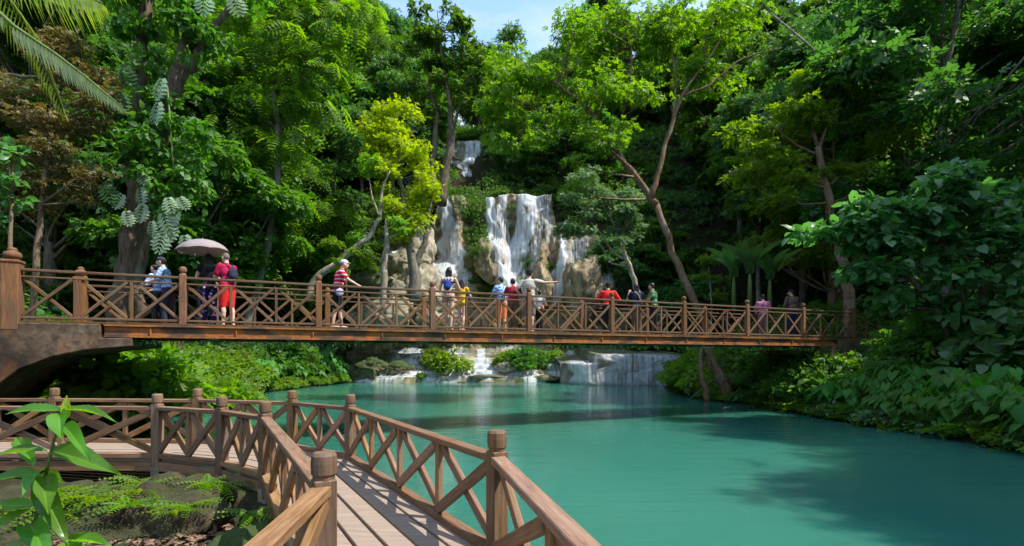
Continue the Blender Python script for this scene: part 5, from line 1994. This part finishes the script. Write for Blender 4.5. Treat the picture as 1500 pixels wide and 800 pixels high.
# drifting bits at the right bank
mb = MB()
mb.tube([P(1010, 585, 24.2) * 1, P(1040, 560, 23.6), P(1052, 552, 23.4)], [.03, .03, .02], 6)
tag(link('driftwood', mb.mesh('driftwood'), BARK_PALE), 'thin bare stick leaning on the bank beside the leaning tree', 'stick')
mb = MB()
mb.tube([V(10.6, 22.6, .05), V(11.2, 22.2, .10), V(11.9, 22.0, .09)], [.07, .10, .06], 8)
tag(link('driftwood', mb.mesh('driftwood'), BARK_RED), 'short brown log lying at the waterline by the right bank', 'log')
lf = big_leaf(V(0, 0, 0), V(1, .2, .25), V(0, 0, 1), .38, .14, .05, .9, leaf_mat('floating_leaf', (.55, .40, .25), (.62, .48, .34), .1), 'floating_leaf')
tag(link('floating_leaf', lf, None, None, Matrix.Translation(P(1060, 600, 1500 / 77) + V(0, 0, .03))), 'curled pale leaf floating off the right bank', 'leaf')

# slatted walkway glimpsed under the bridge on the left
lw = empty('slatted_walkway', P(238, 515, 21), 0, 'low timber walkway with upright slats glimpsed under the bridge on the left', 'walkway')
a, b = P(200, 514, 21), P(275, 517, 21)
bar('deck', a, b, .9, .08, WD, lw)
for k in range(13):
    s = k / 12
    q = a.lerp(b, s)
    bar('slat', q + V(0, -.35, .05), q + V(.06, -.35, .75), .05, .04, WW, lw, V(0, 1, 0))
bar('handrail', a + V(0, -.35, .78), b + V(0, -.35, .78), .08, .05, WW, lw)
for k in (0.1, .9):
    q = a.lerp(b, k)
    bar('support_post', q + V(0, 0, -1.6), q + V(0, 0, -.04), .12, .12, WOLD, lw, V(0, 1, 0))

# moss and creepers hanging from the underside of the near girder
rg = np.random.default_rng(4)
n = 1500
ii = rg.uniform(-.4, 7.6, n) 
q = np.array([B(i, 0, -.34) for i in ii]) + np.stack([rg.normal(size=n) * .05, rg.normal(size=n) * .05, -np.abs(rg.normal(size=n)) * .05], 1)
me = leaf_mesh('moss_fringe', q, np.stack([rg.normal(size=n) * .4, rg.normal(size=n) * .4, -np.ones(n)], 1), rg.normal(size=(n, 3)), rg.uniform(.04, .14, n), rg.uniform(.02, .06, n), rg.uniform(0, 1, n), SPRIG, LEAF_DARK)
tag(link('moss_fringe', me, None, bridge), None, None, None, 'stuff')
# ------------------------------------------------------------------ people
def cloth(name, fn, rough=.85):
    m, t, out = nt(name)
    co = coords(t)
    princ(t, out, fn(t, co), rough, .15, bump(t, noise(t, co, 14, 3), .25, .02))
    return m


def plain(c):
    return lambda t, co: ramp(t, noise(t, co, 6, 3), [(.3, tuple(x * .75 for x in c)), (.7, tuple(min(1, x * 1.15) for x in c))])


def _xyz(t, co):
    s = t.nodes.new('ShaderNodeSeparateXYZ')
    t.links.new(co, s.inputs[0])
    return s.outputs


def stripes(a, b, per, duty=.5):
    def f(t, co):
        z = _xyz(t, co)[2]
        fr = math_(t, 'FRACT', math_(t, 'MULTIPLY', z, 1 / per))
        return mixc(t, math_(t, 'GREATER_THAN', fr, duty), a, b)
    return f


def plaid(a, b, c, per):
    def f(t, co):
        x, y, z = _xyz(t, co)
        fz = math_(t, 'GREATER_THAN', math_(t, 'FRACT', math_(t, 'MULTIPLY', z, 1 / per)), .5)
        fx = math_(t, 'GREATER_THAN', math_(t, 'FRACT', math_(t, 'ADD', math_(t, 'MULTIPLY', math_(t, 'ADD', x, y), 1 / per), 40)), .5)
        return mixc(t, fx, mixc(t, fz, a, b), mixc(t, fz, b, c))
    return f


def spots(base, cols, sc=16):
    def f(t, co):
        v = t.nodes.new('ShaderNodeTexVoronoi')
        v.inputs['Scale'].default_value = sc
        t.links.new(co, v.inputs['Vector'])
        s = t.nodes.new('ShaderNodeSeparateColor')
        t.links.new(v.outputs['Color'], s.inputs[0])
        n = len(cols)
        col = ramp(t, s.outputs[0], [(k / n, c) for k, c in enumerate(cols)], 'CONSTANT')
        return mixc(t, math_(t, 'GREATER_THAN', v.outputs['Distance'], .5), col, base)
    return f


SKIN = flat_mat('skin', (.50, .30, .20), .55, .35, .08, 8)
SKIN_L = flat_mat('light_skin', (.64, .42, .31), .55, .35, .08, 8)
HAIR = flat_mat('black_hair', (.016, .012, .011), .45, .4, .3, 40)
GREYHAIR = flat_mat('cropped_grey_hair', (.16, .13, .11), .7, .3, .3, 40)
EYEM = flat_mat('eye', (.02, .015, .012), .2, .5, .1)


def capsule(mb, p, q, r1, r2, n=10, rings=4):
    """tapered rounded limb"""
    p, q = Vector(p), Vector(q)
    d = q - p
    L = d.length
    d = d / L if L > 1e-6 else Vector((0, 0, 1))
    pts, rs = [], []
    for k in range(rings):
        a = math.pi / 2 * (k / rings)
        pts.append(p - d * r1 * math.cos(a))
        rs.append(max(r1 * math.sin(a), .002))
    pts += [p, q]
    rs += [r1, r2]
    for k in range(1, rings + 1):
        a = math.pi / 2 * (k / rings)
        pts.append(q + d * r2 * math.sin(a))
        rs.append(max(r2 * math.cos(a), .002))
    mb.tube(pts, rs, n)


def ellip(mb, c, r, n=14, m=9, rot=None):
    vs, fs = [], []
    for j in range(m + 1):
        th = math.pi * min(max(j / m, .004), .996)
        for k in range(n):
            a = 2 * math.pi * k / n
            v = Vector((r[0] * math.sin(th) * math.cos(a), r[1] * math.sin(th) * math.sin(a), r[2] * math.cos(th)))
            if rot: v = rot @ v
            vs.append(v + Vector(c))
    for j in range(m):
        for k in range(n):
            k2 = (k + 1) % n
            fs.append((j * n + k, (j + 1) * n + k, (j + 1) * n + k2, j * n + k2))
    fs.append(tuple(range(n)))
    fs.append(tuple(range(m * n, (m + 1) * n))[::-1])
    mb.add(vs, fs, True)


def fuse(name, mb, vox, sm=4):
    """weld overlapping solids into one continuous skin"""
    me = mb.mesh(name)
    o = bpy.data.objects.new('tmp', me)
    COL.objects.link(o)
    r = o.modifiers.new('r', 'REMESH')
    r.mode, r.voxel_size, r.use_smooth_shade = 'VOXEL', vox, True
    if sm:
        s = o.modifiers.new('s', 'SMOOTH')
        s.factor, s.iterations = .5, sm
    dg = bpy.context.evaluated_depsgraph_get()
    res = bpy.data.meshes.new_from_object(o.evaluated_get(dg))
    bpy.data.objects.remove(o)
    bpy.data.meshes.remove(me)
    res.name = name
    smooth(res)
    return res


ARMS = {  # (elbow, wrist) for the right arm, x mirrored for the left; in a 1.7 m body facing +Y
    'rail': ((.27, .12, 1.13), (.20, .36, 1.05)),
    'out': ((.36, .06, 1.14), (.27, .32, 1.05)),
    'down': ((.25, -.03, 1.12), (.26, .05, .87)),
    'point': ((.38, .20, 1.36), (.62, .34, 1.38)),
    'up': ((.25, .20, 1.16), (.16, .27, 1.40)),
    'front': ((.24, .10, 1.13), (.08, .30, 1.14)),
    'reach': ((.26, .22, 1.18), (.24, .46, 1.06)),
    'hip': ((.34, -.06, 1.14), (.20, .06, .98)),
}


def person(px, d, top, face, label, arms=('rail', 'rail'), lean=.06, skin=SKIN, shirt=None, sleeve=.55, low=None, leg=1.0, skirt=False, hair='short', hairm=HAIR, capm=None, brim=True,
           build=1.0, stance=.09, step=.05, head_turn=0.0, shirt_bottom=.90, shoes=None, neckline=True, glasses=False, group=None):
    """px: where in the photo; d: metres in from the near rail; top: photo row of the head top; face: heading in degrees (0 = away from the lens)"""
    k = (px - 750) / F
    # O + U s + NB d with x = k y
    s = (k * (O.y + NB.y * d) - (O.x + NB.x * d)) / (U.x - k * U.y)
    loc = O + U * s + NB * d + Vector((0, 0, DECK - .004))
    ht = EYE + (523 - top) / F * loc.y - DECK
    S = ht / 1.7
    t_ = empty('person', loc, math.radians(-face), label, 'person', group)
    T = Matrix.Translation(loc) @ Matrix.Rotation(math.radians(-face), 4, 'Z') @ Matrix.Scale(S, 4)

    def L3(z):  # lean forward grows above the hips
        return max(0, z - .92) * lean / .7

    w = build
    body = MB()
    hip = Vector((0, 0, .93))
    hips, knees, ank, toes = [], [], [], []
    for sg in (1, -1):
        h = Vector((sg * .088, 0, .90))
        a = Vector((sg * stance, -sg * step, .085))
        kn = h.lerp(a, .5) + Vector((0, .03, 0))
        hips.append(h); knees.append(kn); ank.append(a)
        capsule(body, h, kn, .083 * w, .056, 12)
        capsule(body, kn + Vector((0, -.008, -.02)), kn.lerp(a, .35) + Vector((0, -.022, 0)), .052, .054, 10)
        capsule(body, kn.lerp(a, .35) + Vector((0, -.022, 0)), a, .052, .036, 10)
        capsule(body, a + Vector((0, -.03, -.045)), a + Vector((sg * .02, .13, -.055)), .036, .028, 10)
    lz = lambda z, x=0, y=0: Vector((x, y + L3(z), z))
    ellip(body, lz(.93), (.155 * w, .11 * w, .13))
    ellip(body, lz(1.07), (.128 * w, .092 * w, .14))
    ellip(body, lz(1.25), (.158 * w, .108 * w, .17))
    ellip(body, lz(1.36), (.165 * w, .088 * w, .075))
    capsule(body, lz(1.36), lz(1.50, 0, .015), .062, .052, 10)
    arm_pts = []
    for sg, nm in ((1, arms[0]), (-1, arms[1])):
        e, wr = ARMS[nm]
        sh = lz(1.375, sg * .175 * (w * .5 + .5))
        e = Vector((sg * e[0], e[1] + L3(e[2]) * .8, e[2]))
        wr = Vector((sg * wr[0], wr[1] + L3(wr[2]) * .6, wr[2]))
        capsule(body, sh, e, .05 * w, .038, 10)
        capsule(body, e, wr, .037, .025, 10)
        dr = (wr - e).normalized()
        sd = dr.cross(Vector((0, 0, 1)))
        if sd.length < .2: sd = Vector((0, 1, 0))
        sd.normalize()
        pal = wr + dr * .05
        capsule(body, wr, wr + dr * .085, .024, .03, 8)
        capsule(body, pal - sd * .018, pal + sd * .022 + dr * .03, .020, .018, 8)
        up = sd.cross(dr)
        for f in range(4):
            b0 = wr + dr * .095 + sd * (.030 - .020 * f)
            lf_ = (.062, .07, .066, .052)[f]
            m1 = b0 + dr * lf_ * .55 + sd * (.006 * (1.5 - f))
            capsule(body, b0, m1, .0100, .0094, 6, 2)
            capsule(body, m1, m1 + (dr * .75 - up * .55 * (1 if up.z > 0 else -1)).normalized() * lf_ * .5, .0094, .0080, 6, 2)
        th = wr + dr * .035 + sd * .03
        capsule(body, th, th + dr * .04 + sd * .03, .0115, .010, 6, 2)
        capsule(body, th + dr * .04 + sd * .03, th + dr * .07 + sd * .028, .010, .0085, 6, 2)
        arm_pts.append((sh, e, wr, dr))
    # head with a face: brow, nose, mouth, chin, ears
    hc = lz(1.588, 0, .035)
    Rh = Matrix.Rotation(math.radians(-head_turn), 3, 'Z')

    def hp(x, y, z): return hc + Rh @ Vector((x, y, z))
    ellip(body, hc, (.074, .092, .108), 16, 11)
    ellip(body, hp(0, .03, -.055), (.052, .058, .052), 12, 8)
    capsule(body, hp(0, .088, .012), hp(0, .104, -.022), .010, .014, 8)
    capsule(body, hp(-.018, .082, -.055), hp(.018, .082, -.055), .011, .011, 8)
    for sg in (1, -1): ellip(body, hp(sg * .076, -.004, -.008), (.012, .020, .032), 8, 6)
    me = fuse('person', body, .0105, 3)
    me.transform(Matrix.Scale(S, 4))
    o = link('body', me, skin)
    o.parent = t_

    def part(name, mb, mat, vox=.013, sm=4):
        m_ = fuse(name, mb, vox, sm)
        m_.transform(Matrix.Scale(S, 4))
        q = link(name, m_, mat)
        q.parent = t_
        return q

    for sg in (1, -1):
        mb = MB()
        ellip(mb, hp(sg * .030, .083, .012), (.011, .007, .008), 8, 6)
        m_ = mb.mesh('eye')
        m_.transform(Matrix.Scale(S, 4))
        q = link('eye', m_, EYEM)
        q.parent = t_
    if glasses:
        mb = MB()
        for sg in (1, -1):
            ellip(mb, hp(sg * .032, .093, .012), (.026, .008, .02), 10, 6)
            capsule(mb, hp(sg * .06, .085, .016), hp(sg * .078, 0, .016), .004, .004, 6)
        capsule(mb, hp(-.01, .096, .016), hp(.01, .096, .016), .004, .004, 6)
        m_ = mb.mesh('sunglasses')
        m_.transform(Matrix.Scale(S, 4))
        q = link('sunglasses', m_, EYEM)
        q.parent = t_
    # hair
    hb = MB()
    ellip(hb, hp(0, -.016, .022), (.082, .092, .098), 14, 9)
    if hair == 'long':
        for x in (-.045, 0, .045):
            capsule(hb, hp(x, -.06, .02), hp(x * 1.25, -.10, -.20), .045, .05, 10)
            capsule(hb, hp(x * 1.25, -.10, -.20), hp(x * 1.1, -.11, -.40), .05, .03, 10)
    elif hair == 'bob':
        for x in (-.05, 0, .05):
            capsule(hb, hp(x, -.05, .0), hp(x * 1.1, -.06, -.12), .045, .04, 10)
    elif hair == 'cropped':
        hb = MB()
        ellip(hb, hp(0, -.018, .018), (.078, .086, .096), 14, 9)
    else:
        ellip(hb, hp(0, -.045, -.02), (.072, .058, .06), 12, 8)
    part('hair', hb, hairm, .012, 3)
    if capm:
        cb = MB()
        ellip(cb, hp(0, -.006, .05), (.090, .102, .075), 14, 9)
        if brim:
            for x in (-.04, 0, .04): capsule(cb, hp(x, .085, .045), hp(x * .9, .155 - abs(x) * .5, .035), .010, .007, 8)
        part('cap', cb, capm, .011, 3)
    # clothes
    if shirt:
        mb = MB()
        g = .02
        ellip(mb, lz(1.25), (.158 * w + g, .108 * w + g, .18))
        ellip(mb, lz(1.07), (.135 * w + g, .098 * w + g, .16))
        ellip(mb, lz(shirt_bottom + .07), (.155 * w + g, .112 * w + g, .09))
        ellip(mb, lz(1.365), (.172 * w + g * .6, .088 * w + g * .8, .075))
        capsule(mb, lz(1.38), lz(1.425, 0, .008), .075, .067, 10)
        if sleeve > 0:
            for sh, e, wr, dr in arm_pts:
                if sleeve <= 1:
                    capsule(mb, sh, sh.lerp(e, sleeve), .05 * w + g, .044 + g * .9, 10, 2)
                else:
                    capsule(mb, sh, e, .05 * w + g, .040 + g * .8, 10)
                    capsule(mb, e, e.lerp(wr, min(1, sleeve - 1)), .04 + g * .7, .030 + g * .6, 10, 2)
        part('shirt', mb, shirt)
    if low:
        mb = MB()
        g = .018
        ellip(mb, lz(.93), (.155 * w + g, .11 * w + g, .125))
        for h, kn, a in zip(hips, knees, ank):
            if skirt:
                capsule(mb, h, h.lerp(Vector((h.x * 1.3, 0, .05)), leg), .10 * w, .12, 10)
                capsule(mb, Vector((0, 0, .9)), Vector((0, 0, .9 - .8 * leg)), .11, .12, 10)
            elif leg <= .5:
                capsule(mb, h, h.lerp(kn, leg * 2), .083 * w + g, .066 + g, 12, 2)
            else:
                capsule(mb, h, kn, .083 * w + g, .058 + g, 12)
                capsule(mb, kn, kn.lerp(a, leg * 2 - 1) + Vector((0, -.01, 0)), .058 + g, .045 + g, 12, 2)
        part('skirt' if skirt else ('shorts' if leg <= .55 else 'trousers'), mb, low)
    if shoes:
        for a in ank:
            mb = MB()
            capsule(mb, a + Vector((0, -.03, -.040)), a + Vector((0, .14, -.05)), .047, .036, 10)
            part('shoe', mb, shoes, .012, 2)
    return dict(obj=t_, T=T, S=S, hands=[T @ (a[2] + a[3] * .07) for a in arm_pts], loc=loc, lz=lz, parts=part, arms=arm_pts)


def carried(name, mb, mat, T, label, cat, vox=.012, sm=3):
    """something worn or held: a thing of its own"""
    me = fuse(name, mb, vox, sm)
    M = T.copy()
    o = link(name, me, mat)
    o.matrix_local = M
    return tag(o, label, cat)


def backpack(p, mat, label, s=1.0, strap=None, y0=-.17):
    lz = p['lz']
    mb = MB()
    c = lz(1.20) + Vector((0, y0, 0))
    ellip(mb, c, (.125 * s, .075, .175 * s), 14, 9)
    ellip(mb, c + Vector((0, -.055, -.05)), (.095 * s, .04, .085 * s), 12, 8)
    capsule(mb, c + Vector((0, 0, .16 * s)), c + Vector((0, .02, .20 * s)), .018, .018, 8)
    bp = carried('backpack', mb, mat, p['T'], label, 'backpack')
    m2 = MB()
    for sg in (1, -1):
        pts = [c + Vector((sg * .05, .03, .16 * s)), lz(1.43, sg * .09, -.06), lz(1.43, sg * .10, .04), lz(1.30, sg * .125, .12), lz(1.12, sg * .15, .04), c + Vector((sg * .10, .03, -.12 * s))]
        m2.tube(pts, [.014] * 6, 6)
    me = m2.mesh('strap')
    st = bpy.data.objects.new('strap', me)
    COL.objects.link(st)
    me.materials.append(strap or mat)
    st.parent = bp
    return bp


C = lambda n, f: cloth(n, f)
BLACK = C('black_cloth', plain((.018, .018, .020)))
NAVY = C('navy_cloth', plain((.02, .025, .06)))
WHITE = C('white_cloth', plain((.78, .78, .80)))
RED = C('red_cloth', plain((.70, .03, .03)))
CRIM = C('crimson_cloth', plain((.42, .015, .07)))
MAROON = C('maroon_cloth', plain((.28, .015, .035)))
OLIVE = C('brown_cloth', plain((.12, .08, .05)))
JACKET = C('brown_jacket_cloth', plain((.15, .095, .08)))
YELLOW = C('yellow_cloth', plain((.70, .42, .02)))
ORANGE = C('orange_cloth', plain((.72, .26, .10)))
BLUEB = C('blue_nylon', plain((.02, .06, .28)))
PEACH = C('peach_cloth', plain((.68, .36, .28)))

# two leaning together at the left end
person(246, 1.75, 377, -105, 'person in a light blue checked shirt and dark cap at the bridge left end', ('reach', 'rail'), .12, SKIN_L,
       C('blue_check_cloth', plaid((.30, .48, .75), (.12, .24, .50), (.55, .68, .85), .07)), .9, C('dark_trousers', plain((.03, .035, .06))), 1.0, hair='short', capm=C('dark_cap', plain((.05, .05, .06))), brim=False, shoes=BLACK)
person(233, 1.9, 387, -80, 'shorter person in a pale blue top tucked close behind the one in the checked shirt', ('rail', 'rail'), .12, SKIN_L,
       C('pale_blue_cloth', stripes((.45, .60, .80), (.20, .33, .60), .09)), 1.6, C('dark_trousers_b', plain((.03, .035, .05))), 1.0, hair='cropped', hairm=HAIR, build=.88, shoes=BLACK)
# under the parasol
wp = person(306, 1.55, 371, -35, 'person with long dark hair, black top and floral trousers under the pale parasol', ('up', 'front'), .03, SKIN_L, C('black_top', plain((.02, .016, .022))), .25,
            C('floral_cloth', spots((.018, .014, .05), [(.02, .015, .06), (.55, .45, .60), (.30, .08, .35), (.02, .02, .05), (.60, .55, .70), (.05, .04, .20)], 13)), .95, hair='long', build=.92)
h = wp['hands'][0]
tip = Vector((wp['loc'].x - .13, wp['loc'].y - .05, EYE + (523 - 352) / F * wp['loc'].y))
par = empty('parasol', h, 0, 'pale grey parasol held over the two people at the left', 'parasol')


def canopy_mesh(R, H, ribs=8, sub=4, th=.006):
    """scalloped domed cloth with thickness"""
    mb = MB()
    n = ribs * sub
    rings = 7
    vs, fs = [], []
    for layer in (0, 1):
        for j in range(rings + 1):
            s = j / rings
            for k in range(n):
                a = 2 * math.pi * k / n
                q = (k % sub) / sub
                sag = 1 - .075 * math.sin(math.pi * q) * s
                r = R * math.sin(s * 1.12) / math.sin(1.12) * sag
                z = -H * (1 - math.cos(s * 1.12)) / (1 - math.cos(1.12)) + .03 * math.sin(math.pi * q) * s * s - layer * th
                vs.append((r * math.cos(a) + (1e-4 if j == 0 else 0), r * math.sin(a), z))
    N1 = (rings + 1) * n
    for layer in (0, 1):
        for j in range(rings):
            for k in range(n):
                k2 = (k + 1) % n
                f = (layer * N1 + j * n + k, layer * N1 + (j + 1) * n + k, layer * N1 + (j + 1) * n + k2, layer * N1 + j * n + k2)
                fs.append(f if layer == 0 else f[::-1])
    for k in range(n):
        k2 = (k + 1) % n
        fs.append((rings * n + k, N1 + rings * n + k, N1 + rings * n + k2, rings * n + k2))
    mb.add(vs, fs, True)
    return mb.mesh('canopy')


ax = Vector((-.06, 0, 1)).normalized()
Mp = Matrix.Translation(tip) @ Vector((0, 0, 1)).rotation_difference(ax).to_matrix().to_4x4()
pm, pt, po = nt('parasol_cloth')
pd = princ(pt, None, (.42, .36, .36), .7, .2)
ptl = pt.nodes.new('ShaderNodeBsdfTranslucent')
ptl.inputs[0].default_value = (.4, .33, .32, 1)
pmx = pt.nodes.new('ShaderNodeMixShader')
pmx.inputs[0].default_value = .35
pt.links.new(pd, pmx.inputs[1])
pt.links.new(ptl.outputs[0], pmx.inputs[2])
pt.links.new(pmx.outputs[0], po.inputs[0])
cn = link('canopy', canopy_mesh(.60, .30), pm, par, Mp)
mb = MB()
dh = (tip - h).normalized()
mb.tube([h - dh * .12, h + dh * .1, tip + ax * .05], [.013, .008, .006], 8)
link('shaft', mb.mesh('shaft'), flat_mat('steel', (.25, .25, .26), .35, .5, .1), par)
for k in range(8):
    a = 2 * math.pi * k / 8
    mb = MB()
    pts = []
    for j in range(6):
        s = j / 5
        pts.append(Mp @ Vector((.60 * math.sin(s * 1.12) / math.sin(1.12) * math.cos(a), .60 * math.sin(s * 1.12) / math.sin(1.12) * math.sin(a), -.30 * (1 - math.cos(s * 1.12)) / (1 - math.cos(1.12)) - .012)))
    mb.tube(pts, [.004] * 6, 5)
    link('rib', mb.mesh('rib'), MATS['steel'], par)
cr_ = person(334, 1.15, 370, -70, 'person with cropped hair and sunglasses in a crimson shirt and red shorts', ('front', 'front'), .05, SKIN_L, CRIM, .75, RED, .52, hair='cropped', hairm=GREYHAIR, glasses=True, build=1.08)
backpack(cr_, C('dark_nylon', plain((.03, .03, .06))), 'dark backpack on the person in the crimson shirt', .95)

sp_ = person(494, .62, 380, 72, 'person in a white cap, red striped shirt and black shorts at the near railing', ('reach', 'down'), .14, SKIN_L,
             C('red_stripe_cloth', stripes((.62, .02, .05), (.70, .55, .55), .095, .68)), .7, BLACK, .46, hair='cropped', hairm=GREYHAIR, capm=C('white_cap_cloth', plain((.66, .68, .76))), build=1.12, stance=.12, step=.10, shirt_bottom=.86)
mb = MB()
c0 = sp_['lz'](.86) + Vector((.26, .06, 0))
ellip(mb, c0, (.035, .10, .10), 12, 8)
capsule(mb, c0 + Vector((0, 0, .08)), sp_['arms'][0][2] * 0 + c0 + Vector((0, .02, .16)), .012, .012, 6)
carried('pouch', mb, C('pale_bag_cloth', plain((.45, .50, .68))), sp_['T'], 'small pale blue bag at the hip of the person in the striped shirt', 'bag')
mb = MB()
mb.tube([sp_['lz'](1.44, -.08, -.05), sp_['lz'](1.28, -.02, -.135), sp_['lz'](1.02, .12, -.13), sp_['lz'](.95, .19, -.03)], [.011] * 4, 6)
q = link('strap', mb.mesh('strap'), NAVY)
q.data.transform(Matrix.Scale(sp_['S'], 4))
q.parent = sp_['obj']

bk = person(657, .55, 391, 5, 'bare backed person in dark swimwear wearing a blue backpack', ('rail', 'rail'), .05, SKIN_L, None, 0, C('swim_cloth', plain((.45, .27, .22))), .12, hair='bob', build=.94, stance=.07)
mb = MB()
for z in (1.29,):
    n_ = 22
    pts = [bk['lz'](z, .172 * math.cos(2 * math.pi * k / n_), .122 * math.sin(2 * math.pi * k / n_)) for k in range(n_ + 1)]
    mb.tube(pts, [.016] * (n_ + 1), 6)
for sg in (1, -1): mb.tube([bk['lz'](1.29, sg * .09, -.115), bk['lz'](1.43, sg * .07, -.06), bk['lz'](1.40, sg * .08, .06), bk['lz'](1.29, sg * .09, .12)], [.009] * 4, 6)
q = link('swim_top', mb.mesh('swim_top'), BLACK)
q.data.transform(Matrix.Scale(bk['S'], 4))
q.parent = bk['obj']
backpack(bk, BLUEB, 'small blue backpack on the bare backed person', .85, C('pale_strap', plain((.45, .45, .55))))
person(676, .6, 408, 12, 'person with long dark hair in a yellow top beside the blue backpack', ('rail', 'rail'), .06, SKIN_L, YELLOW, .2, YELLOW, .06, hair='long', build=.88, stance=.06, shirt_bottom=.85)

person(735, 1.75, 405, -40, 'person in a blue checked shirt and orange shorts looking to the left', ('hip', 'rail'), .04, SKIN, C('blue_plaid_cloth', plaid((.05, .16, .50), (.45, .60, .85), (.10, .30, .65), .10)), .6, ORANGE, .55, head_turn=-20)
person(752, 1.3, 407, -10, 'person in a maroon shirt between the blue checked one and the pointing one', ('down', 'rail'), .06, SKIN, MAROON, .6, OLIVE, 1.0, build=1.06, shoes=BLACK)
person(775, .95, 394, 12, 'tall person in a pale checked shirt pointing to the right', ('point', 'hip'), .03, SKIN, C('pale_check_cloth', plaid((.60, .56, .50), (.30, .26, .22), (.68, .64, .58), .035)), .7, C('grey_shorts', plain((.20, .18, .16))), .5, capm=BLACK, brim=False, build=1.02)
wb = person(790, 1.2, 425, 20, 'small person in a white top and black leggings in front of the pointing one', ('front', 'rail'), .04, SKIN, WHITE, .6, BLACK, .95, build=.86, shoes=WHITE)
mb = MB()
ellip(mb, wb['lz'](1.0) + Vector((.16, -.10, 0)), (.06, .05, .10), 12, 8)
carried('bag', mb, ORANGE, wb['T'], 'orange shoulder bag of the small person in the white top', 'bag')

person(891, 1.75, 413, 6, 'person in a bright red long sleeved top and black cap, elbows out', ('out', 'out'), .10, SKIN, RED, 1.5, BLACK, 1.0, capm=BLACK, brim=False, build=1.12, shoes=BLACK)
nv = person(933, 1.7, 415, -8, 'person in a navy top with a pale shoulder strap', ('rail', 'up'), .06, SKIN, NAVY, .5, OLIVE, 1.0, hair='bob', build=.98, shoes=BLACK)
mb = MB()
mb.tube([nv['lz'](1.45, -.08, -.05), nv['lz'](1.32, 0, -.135), nv['lz'](1.06, .13, -.13), nv['lz'](.97, .19, -.05)], [.012] * 4, 6)
q = link('strap', mb.mesh('strap'), C('tan_strap', plain((.50, .38, .26))))
q.data.transform(Matrix.Scale(nv['S'], 4))
q.parent = nv['obj']
person(958, 1.5, 414, -55, 'person in a green patterned jacket facing left', ('front', 'front'), .05, SKIN, C('green_pattern_cloth', spots((.04, .12, .05), [(.05, .16, .06), (.22, .13, .04), (.03, .10, .05), (.10, .28, .22), (.24, .20, .06)], 7)), 1.2, BLACK, 1.0, build=1.02, shoes=BLACK)
pk = person(1118, 1.5, 431, 15, 'person in a pink patterned blouse and black cap near the right end of the bridge', ('rail', 'rail'), .10, SKIN, C('pink_pattern_cloth', spots((.55, .18, .30), [(.62, .22, .36), (.35, .10, .20), (.70, .40, .48), (.50, .15, .28)], 11)), .8, C('grey_trousers', plain((.14, .11, .11))), 1.0, capm=BLACK, brim=False, build=1.05, shoes=BLACK)
mb = MB()
mb.tube([pk['lz'](1.45, .08, -.05), pk['lz'](1.32, 0, -.14), pk['lz'](1.06, -.13, -.135), pk['lz'](.97, -.19, -.05)], [.011] * 4, 6)
q = link('strap', mb.mesh('strap'), BLACK)
q.data.transform(Matrix.Scale(pk['S'], 4))
q.parent = pk['obj']
person(1162, 1.35, 423, -15, 'person in a brown jacket and black hat at the right end of the bridge', ('rail', 'front'), .08, SKIN, JACKET, 1.7, NAVY, 1.0, capm=BLACK, brim=True, build=1.1, shoes=BLACK, head_turn=-30)
